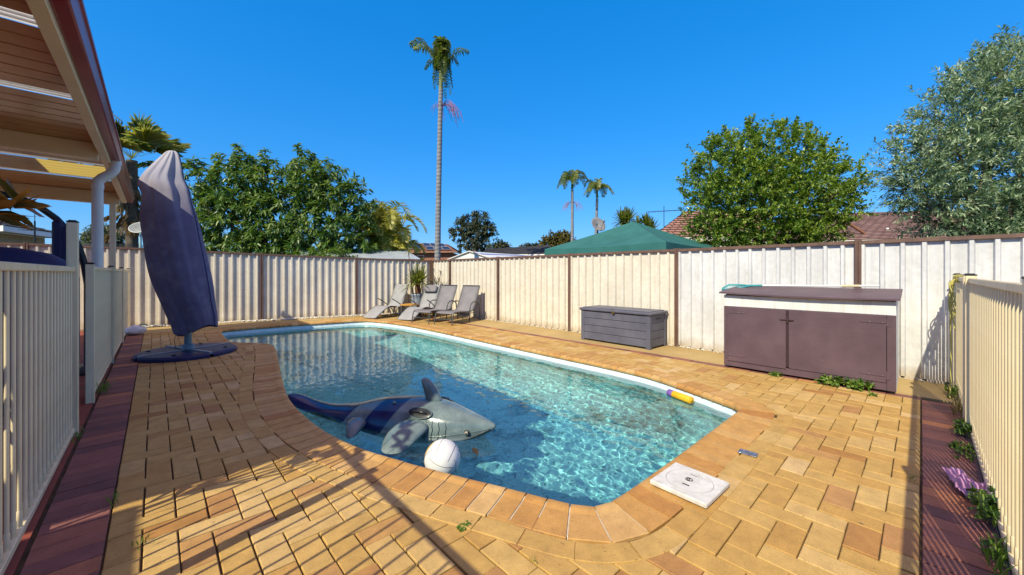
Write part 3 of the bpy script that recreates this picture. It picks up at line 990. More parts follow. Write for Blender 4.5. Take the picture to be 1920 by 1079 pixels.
# ------------------------------------------------------------------ covered cantilever umbrella
def umbrella():
    root = thing("cantilever_umbrella", "folded umbrella in a faded purple grey cover leaning over its round black base", "umbrella", (0.41, 8.40, 0))
    base_m = m_var("blue_black_plastic", (0.006, 0.011, 0.06), (0.014, 0.024, 0.105), 10, 0.45, 0.05, spec=0.35)
    for q in range(4):
        mb = MB(); n = 14
        a0, a1 = q*math.pi/2 + 0.035 + .4, (q+1)*math.pi/2 - 0.035 + .4
        rings = []
        for z, r0, r1 in ((0.004, .07, .67), (0.05, .07, .67), (0.072, .09, .64), (0.078, .12, .58)):
            rg = [(r0*math.cos((a0+a1)/2), r0*math.sin((a0+a1)/2), z)]
            for k in range(n+1):
                a = a0 + (a1-a0)*k/n
                rg.append((r1*math.cos(a), r1*math.sin(a), z))
            rings.append(rg)
        mb.loft(rings, smooth=False)
        w = mb.build("base_weight", base_m, root)
        am = (a0+a1)/2
        mb = MB(); mb.lathe([(.028, .078), (.028, .09), (.012, .092)], (.52*math.cos(am), .52*math.sin(am), 0), 12)
        mb.build("filler_cap", M_CAP, w)
    grey = m_var("grey_blue_metal", (0.16, 0.22, 0.27), (0.22, 0.29, 0.34), 6, 0.4)
    for q in range(2):
        a = .4 + q*math.pi/2
        mb = MB(); mb.box((-.65, -.026, .05), (.65, .026, .088+q*.004), .004, M=Matrix.Rotation(a, 4, 'Z'))
        mb.build("cross_bar", grey, root)
    mb = MB(); mb.tube([(0, 0, .08), (0, 0, .6)], .052, 16); mb.tube([(0, 0, .08), (0, 0, .16), (0, 0, .17)], [.085, .085, .06], 16)
    mb.tube([(0, 0, .3), (.0, 0, 1.4), (-.05, .05, 2.6)], .045, 12)
    mb.build("pole", grey, root)
    # the cover: folds of cloth hanging round the closed canopy
    t = NT("faded_canvas")
    col = t.ramp(t.noise(1.6, 6, 0.6), [(0.3, (0.10, 0.095, 0.175)), (0.7, (0.16, 0.15, 0.245))])
    weave = t.noise(90, 2)
    cm = t.n("ShaderNodeMapping", Scale=(7.0, 7.0, 1.1)); t.l(t.coord(), cm.inputs['Vector'])
    crease = t.noise(2.2, 5, .6, cm.outputs[0], dist=.6)
    fade = t.ramp(t.noise(4.5, 5, .6), [(0.5, (0, 0, 0)), (0.8, (1, 1, 1))])
    col = t.mix(t.math('MULTIPLY', fade, 0.35), col, (0.36, 0.345, 0.39))
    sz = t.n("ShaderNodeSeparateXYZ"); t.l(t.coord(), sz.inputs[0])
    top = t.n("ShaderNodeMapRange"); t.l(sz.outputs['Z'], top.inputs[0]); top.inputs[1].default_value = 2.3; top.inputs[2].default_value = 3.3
    col = t.mix(t.math('MULTIPLY', top.outputs[0], .75), col, (.46, .44, .46))     # sunlight on the top of the cover, painted in as paler grey
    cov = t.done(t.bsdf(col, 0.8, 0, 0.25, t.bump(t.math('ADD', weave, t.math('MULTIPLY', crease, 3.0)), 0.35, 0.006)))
    s = Vector((0.7305, -0.6828, 0)); f = Vector((0.6829, 0.7307, 0))
    rows = [(0.385, .135, .318), (0.50, .115, .335), (.62, .08, .36), (0.86, -.005, .395), (1.08, -.07, .425), (1.29, -.125, .442), (1.6, -.19, .44), (1.9, -.243, .437), (2.12, -.285, .425), (2.33, -.33, .412), (2.5, -.345, .375), (2.63, -.35, .352),
            (2.74, -.375, .36), (2.84, -.41, .355), (2.92, -.425, .325), (3.02, -.395, .28), (3.12, -.35, .23), (3.22, -.32, .18), (3.32, -.285, .125), (3.385, -.272, .085), (3.41, -.27, .04)]
    n = 84
    rings = []
    for z, c, w in rows:
        rg = []
        for k in range(n):
            a = 2*math.pi*k/n
            top = max(0, (z-2.2)/1.2)
            fold = 0.12*(abs(math.sin(2.5*a + .55 + 0.28*z)) - .62) + 0.06*(abs(math.sin(4.5*a - 0.5*z + .6)) - .6) + 0.016*math.sin(17*a+1.5*z)
            fold *= 0.75 + 1.9*top*(1-0.25*top)
            fold += 0.03*mnoise.noise(Vector((math.cos(a)*1.6, math.sin(a)*1.6, z*1.7)))*2
            # deep crease up the left side
            fold -= 0.10*math.exp(-((a-2.75-0.25*(z-1.2))/0.20)**2)*math.exp(-((z-1.25)/0.7)**2)
            r = 1 + fold
            px = s*(c + w*r*math.cos(a)) + f*(0.62*w*r*math.sin(a))
            sag = -0.06*math.exp(-((z-2.88)/0.09)**2)*max(0, -math.cos(a)) - (0.03*math.sin(3*a) if z < .55 else 0)
            rg.append((px.x, px.y, z + sag + (0.085*math.cos(a)*max(0, (.9-z)/.5) if z < .9 else 0)))
        rings.append(rg)
    mb = MB(); mb.loft(rings, cap=False)
    mb.add(rings[-1], [tuple(range(n))], smooth=True)
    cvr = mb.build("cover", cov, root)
    md = cvr.modifiers.new("thickness", 'SOLIDIFY'); md.thickness = 0.006
    md = cvr.modifiers.new("smooth", 'SUBSURF'); md.levels = 1; md.render_levels = 2
    # seam cord on the right edge
    mb = MB(); mb.tube([tuple(Vector(r[0]) + s*0.006) for r in rings[:-2]], 0.006, 6); mb.build("zip_seam", M_NAVY, cvr)
    mb = MB(); mb.tube([(-.16, .16, .5), (-.15, .17, .35), (-.17, .15, .22), (-.15, .16, .1)], .004, 5); mb.build("drawstring", M_CAP, cvr)
umbrella()

# ------------------------------------------------------------------ inflatable shark
def shark():
    rz = math.atan2(-0.910, 0.4135)
    root = thing("inflatable_shark", "inflatable grey shark with navy bands and a navy tail floating in the pool", "pool float", (1.13, 5.0, 0), rz)
    def skin(name, banded):
        t = NT(name)
        pos = t.coord(); sep = t.n("ShaderNodeSeparateXYZ"); t.l(pos, sep.inputs[0])
        mott = t.ramp(t.noise(5, 6, .65), [(0.3, (0.085, 0.125, 0.135)), (0.55, (0.145, 0.20, 0.21)), (0.75, (0.25, 0.315, 0.32))])
        sp = t.ramp(t.noise(75, 3, .6), [(0.60, (0, 0, 0)), (0.70, (1, 1, 1))])
        col = t.mix(t.math('MULTIPLY', sp, .5), mott, (0.02, 0.032, 0.036))
        if banded:
            wav = t.math('ADD', sep.outputs['Z'], t.math('MULTIPLY', t.noise(6, 2), .06))
            belly = t.n("ShaderNodeMapRange"); t.l(wav, belly.inputs[0])
            belly.inputs[1].default_value = -0.06; belly.inputs[2].default_value = -0.115
            col = t.mix(belly.outputs[0], col, (0.42, 0.48, 0.50))
            k = t.math('SUBTRACT', sep.outputs['X'], t.math('MULTIPLY', sep.outputs['Z'], 0.62))
            def step(a, w=.008):
                m = t.n("ShaderNodeMapRange"); t.l(k, m.inputs[0]); m.inputs[1].default_value = a-w; m.inputs[2].default_value = a+w
                return m.outputs[0]
            tail = t.math('SUBTRACT', 1.0, step(1.14))
            band = t.math('MULTIPLY', step(1.40), t.math('SUBTRACT', 1.0, step(1.67)))
            m = t.math('MAXIMUM', tail, band)
            navy = t.ramp(t.noise(6, 4), [(0.3, (0.004, 0.014, 0.075)), (0.7, (0.010, 0.028, 0.135))])
            col = t.mix(m, col, navy)
        wr = t.bump(t.noise(22, 3, .6), 0.12, 0.01)
        return t.done(t.bsdf(col, 0.17, 0, 0.55, wr))
    M1, M2 = skin("printed_shark_vinyl", True), skin("grey_shark_vinyl", False)
    prof = [(0.0, -.085, .025, .022), (.02, -.085, .055, .05), (.07, -.09, .08, .07), (.2, -.115, .095, .085), (.33, -.155, .11, .098), (.48, -.19, .125, .11), (.7, -.205, .155, .13), (.85, -.195, .18, .15), (1.0, -.185, .20, .16),
            (1.15, -.175, .23, .20), (1.3, -.165, .25, .235), (1.45, -.155, .27, .258), (1.6, -.15, .28, .272), (1.75, -.14, .285, .285), (1.9, -.128, .28, .285), (2.03, -.115, .265, .268), (2.15, -.10, .24, .24), (2.27, -.085, .20, .192), (2.38, -.068, .155, .148), (2.48, -.05, .108, .104), (2.56, -.034, .068, .066), (2.62, -.02, .034, .034), (2.645, -.012, .012, .012)]
    n = 36
    rings = []
    for x, zc, ry, rz_ in prof:
        rg = []
        for k in range(n):
            a = 2*math.pi*k/n
            c, s_ = math.cos(a), math.sin(a)
            wob = 1 + 0.012*math.sin(11*a)*(1 if x > 1 else 0)
            y = ry*wob*c
            z = rz_*wob*s_
            if x > 2.0 and s_ < 0: z *= 0.86
            rg.append((x, y, zc + z))
        rings.append(rg)
    mb = MB(); mb.loft(rings); body = mb.build("body", M1, root)
    md = body.modifiers.new("smooth", 'SUBSURF'); md.levels = 1; md.render_levels = 1
    # gill slits, mouth and welded seams on the side that faces the camera
    dark = m_var("shark_print_dark", (0.012, 0.016, 0.02), (0.03, 0.035, 0.04), 10, 0.35)
    def surf(x, a, out=0.003):
        P = np.array(prof)
        zc, ry, r2 = (np.interp(x, P[:, 0], P[:, i]) for i in (1, 2, 3))
        z = r2*math.sin(a)
        if x > 2.0 and a < 0: z *= 0.86
        return Vector((x, -(ry*math.cos(a)+out*math.cos(a)), zc + z + out*math.sin(a)))
    for side in (-1, 1):
        def sd(p): return Vector((p.x, p.y*(1 if side < 0 else -1), p.z))
        for i in range(4):
            x0 = 2.05 + i*.06
            mb = MB()
            pts = [sd(surf(x0 + .022*math.sin(3*q/7.0)+.004*math.sin(q*2.2+i), .62 - q*.115, .0005)) for q in range(9)]
            mb.tube(pts, [.001, .002, .003, .0032, .0034, .0032, .003, .002, .001], 6)
            mb.build("gill_slit", dark, root)
        mb = MB()
        mb.tube([sd(surf(2.38 + q*.033, -.50 - .10*math.sin(q/7*3.1) + q*.05, .0005)) for q in range(8)], [.002, .005, .006, .006, .006, .006, .005, .002], 6)
        mb.build("mouth", dark, root)
        c = sd(surf(2.425, .06, .0))
        mb = MB(); mb.ball(c, .030, .014, .027, 16, 10); ring = mb.build("eye_ring", dark, root)
        mb = MB(); mb.ball(c + Vector((0, side*.008, 0)), .017, .012, .017, 16, 10); ey = mb.build("eye", m_var("eye_grey", (0.35, 0.33, 0.28), (0.45, 0.42, 0.36), 10, .15), root)
        mb = MB(); mb.ball(c + Vector((0.002, side*.017, 0)), .009, .006, .009, 12, 8); mb.build("pupil", dark, ey)
    # dorsal fin
    def fin(pts, name, m=M2, nn=16):
        """pts: (centre, chord dir*half, thickness dir*half)"""
        rings = []
        for c, ch, th in pts:
            c, ch, th = Vector(c), Vector(ch), Vector(th)
            rings.append([c + ch*math.cos(2*math.pi*k/nn) + th*math.sin(2*math.pi*k/nn) for k in range(nn)])
        mb = MB(); mb.loft(rings); o = mb.build(name, m, root)
        md = o.modifiers.new("smooth", 'SUBSURF'); md.levels = 1; md.render_levels = 1
        return o
    fin([((2.0, 0, .12), (.10, 0, -.01), (0, .05, 0)), ((1.985, 0, .17), (.086, 0, 0), (0, .052, 0)), ((1.955, 0, .235), (.072, 0, .008), (0, .048, 0)), ((1.92, 0, .29), (.058, 0, .014), (0, .041, 0)), ((1.89, 0, .325), (.042, 0, .016), (0, .031, 0)), ((1.873, 0, .342), (.02, 0, .01), (0, .015, 0))], "dorsal_fin")
    for side in (-1, 1):
        y = side
        fin([((1.94, y*.20, -.02), (.17, 0, .02), (0, 0, .06)), ((1.93, y*.28, -.03), (.175, y*.0, .0), (0, y*.02, .068)), ((1.92, y*.38, -.065), (.16, -y*.01, 0), (0, y*.02, .062)), ((1.93, y*.47, -.105), (.135, -y*.02, 0), (0, y*.02, .05)), ((1.94, y*.54, -.135), (.10, -y*.02, 0), (0, y*.015, .036)), ((1.95, y*.59, -.15), (.055, -y*.01, 0), (0, y*.01, .02)), ((1.95, y*.61, -.155), (.015, 0, 0), (0, 0, .006))], "pectoral_fin")
        fin([((1.26, y*.17, -.09), (.11, 0, .01), (0, 0, .045)), ((1.29, y*.26, -.085), (.105, 0, .0), (0, y*.015, .05)), ((1.33, y*.35, -.10), (.09, 0, 0), (0, y*.015, .044)), ((1.37, y*.42, -.125), (.066, 0, 0), (0, y*.01, .032)), ((1.395, y*.47, -.145), (.03, 0, 0), (0, y*.01, .016)), ((1.40, y*.48, -.15), (.01, 0, 0), (0, 0, .005))], "rear_fin")
    for side in (-1, 1):
        mb = MB()
        mb.tube([Vector((q.x, q.y*-side, q.z)) for q in (surf(.5+.1*k, .05, .001) for k in range(22))], .0035, 6)
        mb.build('weld_seam', M2, root)
    mb = MB(); vp = surf(1.62, 1.15, 0); mb.lathe([(.02, 0), (.022, .006), (.012, .012), (.012, .018)], (vp.x, vp.y, vp.z-.004), 12); mb.build('valve', M2, root)
    # grab handles: dark welded patch and a moulded loop
    for side in (-1, 1):
        c = surf(1.97, .80, 0); c.y *= -side
        nrm = Vector((0, side*math.cos(.80), math.sin(.80)))
        Mx = Matrix((Vector((1, 0, 0)), nrm.cross(Vector((1, 0, 0))), nrm)).transposed()
        mb = MB(); mb.ball(c, .125, .052, .010, 24, 10, M=Mx)
        hp = mb.build("handle_patch", dark, root)
        mb = MB(); mb.tube([c + Mx @ Vector(p) for p in ((-.075, 0, .004), (-.06, 0, .022), (0, 0, .03), (.06, 0, .022), (.075, 0, .004))], .011, 8)
        mb.build("handle", m_var("black_vinyl", (.01, .01, .012), (.02, .02, .024), 9, .25), root)
        mb = MB(); mb.tube([c + Mx @ Vector((.125*math.cos(2*math.pi*k/28), .052*math.sin(2*math.pi*k/28), .004)) for k in range(28)], .005, 6, closed=True)
        mb.build("patch_weld", M2, hp)
shark()

# ------------------------------------------------------------------ ball, float tube, skimmer lid
def volleyball():
    c = Vector((1.605, 2.495, -0.055)); R = 0.136
    root = thing("ball", "white ball with a tan panel floating against the coping below the shark", "ball", c)
    t = NT("ball_vinyl")
    sep = t.n("ShaderNodeSeparateXYZ"); t.l(t.coord(), sep.inputs[0])
    k = t.math('SUBTRACT', t.math('MULTIPLY', sep.outputs['Z'], 0.45), t.math('ADD', t.math('MULTIPLY', sep.outputs['X'], 0.42), t.math('MULTIPLY', sep.outputs['Y'], -0.78)))
    m = t.n("ShaderNodeMapRange"); t.l(k, m.inputs[0]); m.inputs[1].default_value = .108; m.inputs[2].default_value = .110
    white = t.ramp(t.noise(8, 4), [(0.3, (0.66, 0.66, 0.66)), (0.7, (0.76, 0.76, 0.75))])
    col = t.mix(m.outputs[0], white, (0.50, 0.36, 0.12))
    bm_ = t.done(t.bsdf(col, 0.4, 0, .4))
    mb = MB(); mb.ball((0, 0, 0), R, n=36, m=22); mb.build("shell", bm_, root)
    seam = m_var("seam_grey", (.06, .06, .07), (.12, .12, .13), 9, .6)
    mb = MB()
    rot = Matrix.Rotation(.5, 3, 'X') @ Matrix.Rotation(.7, 3, 'Z')
    for ax in range(3):
        for off in (-.45, .45):
            pts = []
            for q in range(15):
                a = (-.8 + 1.6*q/14)
                v = Vector((math.sin(a), off*math.cos(a*.6), math.cos(a)))
                v = Vector((v[ax], v[(ax+1) % 3], v[(ax+2) % 3])).normalized()*(R+.0003)
                pts.append(rot @ v)
            mb.tube(pts, .0016, 5)
            pts2 = [rot @ (-(rot.inverted() @ p)) for p in pts]
            mb.tube(pts2, .0016, 5)
    mb.build("seam_lines", seam, root)
volleyball()

def float_tube():
    a, b = Vector((4.575, 2.10, -0.098)), Vector((4.47, 1.785, -0.098))
    d = b-a; L = d.length
    root = thing("foam_float", "short yellow tube with a purple end floating by the pool edge", "pool toy", a, math.atan2(d.y, d.x))
    Y = m_var("yellow_foam", (.72, .40, .012), (.80, .47, .02), 14, .6, .1); P = m_var("purple_foam", (.14, .07, .30), (.2, .10, .38), 14, .6, .1)
    r = .043
    def cyl(x0, x1, ha, hb):
        mb = MB(); N = 22
        rows = [(x0, r*.55), (x0, r-.004), (x0+.004, r), (x1-.004, r), (x1, r-.004), (x1, r*.55)]
        rings = [[(x, rr*math.cos(2*math.pi*k/N), rr*math.sin(2*math.pi*k/N)) for k in range(N)] for x, rr in rows]
        mb.loft(rings, cap=False)
        for x, q in ((x0, ha), (x1, hb)):
            mb.loft([[(x+q*dx, rr*math.cos(2*math.pi*k/N), rr*math.sin(2*math.pi*k/N)) for k in range(N)] for dx, rr in ((0, r*.55), (.02, r*.5))], cap=True)
        return mb
    cyl(0, .072, 1, -1).build("end_sleeve", P, root)
    cyl(.0725, L, 1, -1).build("tube", Y, root)
float_tube()

def skimmer_lid():
    ang = math.atan2(1.18-1.18, .345) + math.radians(0.5)
    root = thing("skimmer_lid", "square white plastic skimmer lid with a round ring lying on the coping", "lid", (2.475, 1.003, 0.012), math.radians(-2))
    pl = m_var("white_plastic", (.56, .56, .55), (.68, .68, .67), 5, .45, .08, streak=(.46, .45, .42))
    mb = MB(); mb.box((-.175, -.175, 0), (.175, .175, .030), .006); mb.build("plate", pl, root)
    mb = MB()
    mb.tube([(.137*math.cos(2*math.pi*k/56), .137*math.sin(2*math.pi*k/56), .0300) for k in range(56)], .0032, 6, closed=True)
    mb.build("ring", m_var("ring_grey", (.40, .40, .40), (.5, .5, .5), 9, .5), root)
    dk = m_var("black_mark", (.01, .01, .012), (.02, .02, .024), 9, .5)
    mb = MB()
    mb.tube([(.015+.020*math.cos(2*math.pi*k/24), .008+.020*math.sin(2*math.pi*k/24), .0305) for k in range(24)], .0028, 6, closed=True)
    mb.tube([(.015+.012*math.cos(a), .008+.012*math.sin(a)*.8+.002, .0308) for a in [(-.2+q*.45) for q in range(11)]], .0024, 6)
    mb.tube([(.005, .002, .0308), (.016, .008, .0308), (.027, .004, .0308)], .0022, 6)
    mb.build("emblem", dk, root)
    for x, y, w in ((-.058, -.004, .006), (.086, .01, .0025)):
        mb = MB(); mb.box((x-w, y-.022, .0285), (x+w, y+.022, .0312), .001); mb.build("finger_slot", dk, root)
skimmer_lid()

def anchor_plate():
    root = thing("anchor_plate", "small shiny crumpled metal plate set in the paving beside the coping", "metal plate", (3.245, .885, .006), .05)
    m = NT("tarnished_chrome"); mt = m.done(m.bsdf(m.ramp(m.noise(40, 4), [(.35, (.25, .29, .36)), (.65, (.62, .68, .75))]), .18, .9, .5, m.bump(m.noise(60, 3), .6, .01)))
    mb = MB(); mb.box((-.038, -.062, 0), (.038, .062, .010), .003); mb.build("plate", mt, root)
    for y in (-.04, .03):
        mb = MB(); mb.lathe([(.011, .010), (.011, .016), (.006, .019)], (.01, y, 0), 10); mb.build("bolt", mt, root)
anchor_plate()

# ------------------------------------------------------------------ sun loungers
M_SLING_L = m_var("light_grey_sling", (.27, .27, .285), (.33, .33, .345), 5, .75, .15)
M_SLING_D = m_var("grey_sling", (.175, .165, .18), (.22, .21, .225), 5, .75, .15)
M_TUBE = m_var("charcoal_tube", (.05, .055, .06), (.08, .085, .09), 9, .4)
def curve_pts(ctrl, n=6):
    C = [Vector(c) for c in ctrl]; out = []
    for i in range(len(C)-1):
        p0, p1, p2, p3 = C[max(0, i-1)], C[i], C[i+1], C[min(len(C)-1, i+2)]
        for k in range(n):
            t = k/n
            out.append(0.5*((2*p1) + (p2-p0)*t + (2*p0-5*p1+4*p2-p3)*t*t + (3*p1-p0-3*p2+p3)*t**3))
    out.append(C[-1]); return out

def sling(ctrl, w, th=.012):
    mb = MB()
    pts = curve_pts([(x, 0, z) for x, z in ctrl], 6)
    rings = []
    for i, p in enumerate(pts):
        q0, q1 = pts[max(0, i-1)], pts[min(len(pts)-1, i+1)]
        t = (q1-q0).normalized(); nr = Vector((-t.z, 0, t.x))
        dip = -.012
        row = []
        for y, o in ((-w, 0), (-w*.5, dip*.8), (0, dip), (w*.5, dip*.8), (w, 0)):
            row.append(p + Vector((0, y, 0)) + nr*(o+th/2))
        for y, o in ((w, 0), (w*.5, dip*.8), (0, dip), (-w*.5, dip*.8), (-w, 0)):
            row.append(p + Vector((0, y, 0)) + nr*(o-th/2))
        rings.append(row)
    return mb.loft(rings)

def wave_lounger(label, x, y, a, cushion=False):
    root = thing("sun_lounger", label, "sun lounger", (x, y, 0.004), a, "sun loungers by the corner of the fences")
    ctrl = [(0, .035), (.12, .11), (.34, .25), (.55, .335), (.75, .32), (.92, .285), (1.05, .34), (1.15, .52), (1.26, .76), (1.36, .965), (1.385, .98)]
    sling(ctrl, .275).build("sling", M_SLING_L, root)
    for s in (-1, 1):
        mb = MB(); mb.tube(curve_pts([(px, s*.285, pz) for px, pz in ctrl], 5), .012, 8); mb.build("side_rail", M_TUBE, root)
        mb = MB(); mb.tube(curve_pts([(.62, s*.31, .56), (.80, s*.31, .47), (.98, s*.31, .36), (1.2, s*.31, .20), (1.3, s*.31, .02)], 4), .015, 8); mb.build("arm_rest", M_TUBE, root)
        mb = MB(); mb.tube(curve_pts([(.50, s*.26, .32), (.60, s*.26, .16), (.68, s*.26, .02), (1.25, s*.26, .02)], 4), .012, 8)
        mb.tube(curve_pts([(1.0, s*.26, .29), (.86, s*.26, .2), (.78, s*.26, .02)], 4), .012, 8); mb.build("leg", M_TUBE, root)
    mb = MB(); mb.tube([(1.22, -.26, .02), (1.22, .26, .02)], .012, 8); mb.tube([(.70, -.26, .02), (.70, .26, .02)], .012, 8); mb.build("stretcher", M_TUBE, root)
    if cushion:
        mb = MB()
        M = Matrix.Translation((1.25, 0, .855)) @ Matrix.Rotation(-1.13, 4, 'Y')
        mb.box((-.11, -.23, -.005), (.11, .23, .055), .025, M=M); mb.build("head_pillow", M_SLING_D, root)
    return root

def arm_lounger(label, x, y, a):
    root = thing("sun_lounger", label, "sun lounger", (x, y, 0.004), a, "sun loungers by the corner of the fences")
    ctrl = [(0, .22), (.03, .29), (.10, .325), (.35, .32), (.65, .295), (.88, .30), (.97, .36), (1.08, .56), (1.2, .80), (1.29, .985)]
    sling(ctrl[1:], .27).build("sling", M_SLING_D, root)
    for s in (-1, 1):
        mb = MB(); mb.tube(curve_pts([(px, s*.285, pz) for px, pz in ctrl], 5), .014, 8); mb.build("side_rail", M_TUBE, root)
        mb = MB(); mb.tube(curve_pts([(.0, s*.285, .22), (-.02, s*.285, .12), (-.045, s*.285, .0)], 4), .014, 8); mb.build("leg", M_TUBE, root)
        mb = MB(); mb.tube(curve_pts([(.72, s*.31, 0), (.73, s*.31, .3), (.76, s*.32, .46), (.85, s*.32, .535), (.98, s*.32, .55), (1.12, s*.32, .52), (1.2, s*.31, .43), (1.24, s*.31, .25), (1.27, s*.31, 0)], 5), .015, 8)
        mb.build("arm_rest", M_TUBE, root)
        mb = MB(); mb.tube([(.72, s*.31, .25), (1.24, s*.31, .25)], .011, 8); mb.build("side_bar", M_TUBE, root)
    mb = MB(); mb.tube([(.0, -.285, .14), (.0, .285, .14)], .012, 8); mb.tube([(.73, -.31, .22), (.73, .31, .22)], .012, 8); mb.tube([(1.28, -.285, .985), (1.28, .285, .985)], .014, 8)
    mb.build("stretcher", M_TUBE, root)
    return root
wave_lounger("plain light grey wave lounger alone in front of the shaded far fence", 4.62, 11.13, .33)
wave_lounger("light grey wave lounger with a head pillow in front of the potted yucca", 5.18, 9.98, .42, True)
arm_lounger("darker grey lounger with arms, next to the one with the head pillow", 5.26, 9.22, .36)
arm_lounger("darker grey lounger with arms, the one nearest the storage box", 5.52, 8.50, .34)

def side_table():
    root = thing("side_table", "small orange timber side table between the two light grey loungers", "table", (5.72, 10.72, .004), .5)
    w = m_var("orange_timber", (.42, .20, .03), (.55, .28, .05), 12, .55, .1)
    mb = MB()
    for i in range(4): mb.box((-.2+i*.101, -.2, .36), (-.103+i*.101, .2, .40), .004)
    mb.build("table_top", w, root)
    for x in (-.17, .17):
        for y in (-.17, .17):
            mb = MB(); mb.box((x-.018, y-.018, 0), (x+.018, y+.018, .359), .003); mb.build("leg", M_TUBE, root)
side_table()

# ------------------------------------------------------------------ storage box
def storage_box():
    root = thing("storage_box", "slate grey plastic storage box with wood-look boards against the cream fence", "storage box", (6.355, 3.25, .003), math.radians(-.6))
    m = m_var("slate_plastic", (.085, .088, .125), (.125, .128, .168), 3.5, .5, .1, detail=7)
    D, W, H = .63, 1.5, .60
    def slat(nm, lo, hi): mb = MB(); mb.box(lo, hi, .006); return mb.build(nm, m, root)
    mb = MB(); mb.box((.03, .03, .02), (D-.03, W-.03, H-.012)); mb.build("liner", M_CAP, root)
    for i in range(4):
        z0 = .03 + i*.142
        slat("front_board", (.008, .075, z0), (.029, W-.075, z0+.136))
        for y0, y1 in ((.008, .029), (W-.029, W-.008)): slat("end_board", (.075, y0, z0), (D-.075, y1, z0+.136))
    for x in (0, D-.08):
        for y in (0, W-.08): slat("corner_post", (x, y, 0), (x+.08, y+.08, H-.002))
    mb = MB(); mb.box((-.03, -.03, H), (D+.01, W+.03, H+.055), .016); mb.box((.02, .03, H+.054), (D-.04, W-.03, H+.068), .008)
    lid = mb.build("lid", m, root)
    mb = MB(); mb.box((-.036, W*.47, H-.02), (-.026, W*.47+.05, H+.03), .002); mb.build("latch", m_var("brass", (.35, .2, .05), (.45, .28, .08), 20, .35, 0, .9), lid)
    for y in (.004, W-.006):
        mb = MB(); mb.box((D*.36, y-.002, H-.085), (D*.66, y+.004, H-.06), .001); mb.build("hand_grip", M_CAP, root)
storage_box()

# ------------------------------------------------------------------ pump cabinet
def cabinet():
    root = thing("pump_cabinet", "dark purple brown timber cabinet with two doors, a white band and a sloping lid", "cabinet", (6.03, .19, 0), math.radians(0.2))
    t = NT("purple_brown_paint")
    col = t.ramp(t.noise(3.0, 7, .6), [(.3, (.085, .052, .068)), (.7, (.125, .080, .098))])
    mp = t.n("ShaderNodeMapping", Scale=(3, 1.2, 16)); t.l(t.coord(), mp.inputs[0])
    gr = t.noise(3, 5, .6, mp.outputs[0])
    sc = t.ramp(t.noise(5, 8, .8), [(.66, (0, 0, 0)), (.72, (1, 1, 1))])
    col = t.mix(t.math('MULTIPLY', sc, .5), col, (.26, .18, .17))
    pb = t.done(t.bsdf(col, .5, 0, .4, t.bump(gr, .3, .004)))
    wh = m_var("chalky_white_board", (.62, .64, .64), (.74, .75, .74), 4, .6, .1, streak=(.55, .55, .53))
    W, D, H = 1.76, .82, .88
    def bx(nm, lo, hi, m, ch=.003, par=None): mb = MB(); mb.box(lo, hi, ch); return mb.build(nm, m, par or root)
    bx("frame_post", (0, 0, .03), (.03, .075, H), pb); bx("frame_post", (0, W-.055, .03), (.03, W, H), pb)
    bx("base_rail", (0, .0755, .03), (.03, W-.0555, .115), pb)
    bx("head_rail", (0, .0755, H-.03), (.028, W-.0555, H), pb)
    dl = bx("door", (-.014, 1.015, .105), (.012, W-.055, H-.008), pb, .003)
    dr = bx("door", (-.009, .078, .118), (.012, .985, H-.006), pb, .003)
    bx("dark_gap_strip", (-.004, .984, .13), (.004, 1.016, H-.01), m_var("dark_gap", (.03, .015, .02), (.04, .02, .025), 9, .6), .001)  # dark-coloured strip standing in for the shade between the doors
    bx("white_band", (.004, 0, H+.001), (.03, W, H+.158), wh)
    for y0, y1 in ((.0, .018), (W-.018, W)):
        mb = MB(); mb.prism([(.031, .03), (D, .03), (D, H+.25), (.031, H+.16)], y0, y1, 'y'); mb.build("side_panel", wh, root)
    bx("back_panel", (D-.015, .019, .03), (D-.002, W-.019, H+.2), wh)
    # lid, slightly bowed
    mb = MB(); rings = []
    for k in range(13):
        y = -.035 + (W+.08)*k/12
        bow = -.016*math.sin(math.pi*k/12) + .012*(k/12)
        rings.append([(-.065, y, H+.172+bow), (D+.01, y, H+.258+bow*.3), (D+.01, y, H+.278+bow*.3), (-.065, y, H+.192+bow)])
    mb.loft(rings, smooth=False); mb.build("lid", pb, root)
    for (dr_, y, z, sgn) in ((dl, W-.055, .80, -1), (dl, W-.055, .19, -1), (dr, .078, .80, 1), (dr, .078, .20, 1)):
        mb = MB(); mb.box((-.020 if sgn < 0 else -.015, min(y, y+sgn*.22), z-.012), (-.0142 if sgn < 0 else -.0092, max(y, y+sgn*.22), z+.012), .001)
        mb.box((-.006, min(y, y-sgn*.035), z-.045), (-.0002, max(y, y-sgn*.035), z+.045), .001)
        h = mb.build("hinge", pb, dr_)
        for q in range(4):
            mb = MB(); yy = y+sgn*(.03+q*.055); mb.ball((-.020 if sgn < 0 else -.015, yy, z), .005, .005, .005, 8, 6)
            mb.build("screw", m_var("screw_steel", (.3, .27, .27), (.4, .37, .37), 9, .4, 0, .8), dr_) if q % 2 == 0 else None
    mb = MB(); mb.box((-.028, .93, .742), (-.0145, 1.08, .754), .002); mb.box((-.024, .990, .71), (-.0146, 1.006, .79), .002); mb.build("latch", m_var("rusty_latch", (.045, .022, .025), (.07, .04, .042), 30, .7), root)
cabinet()

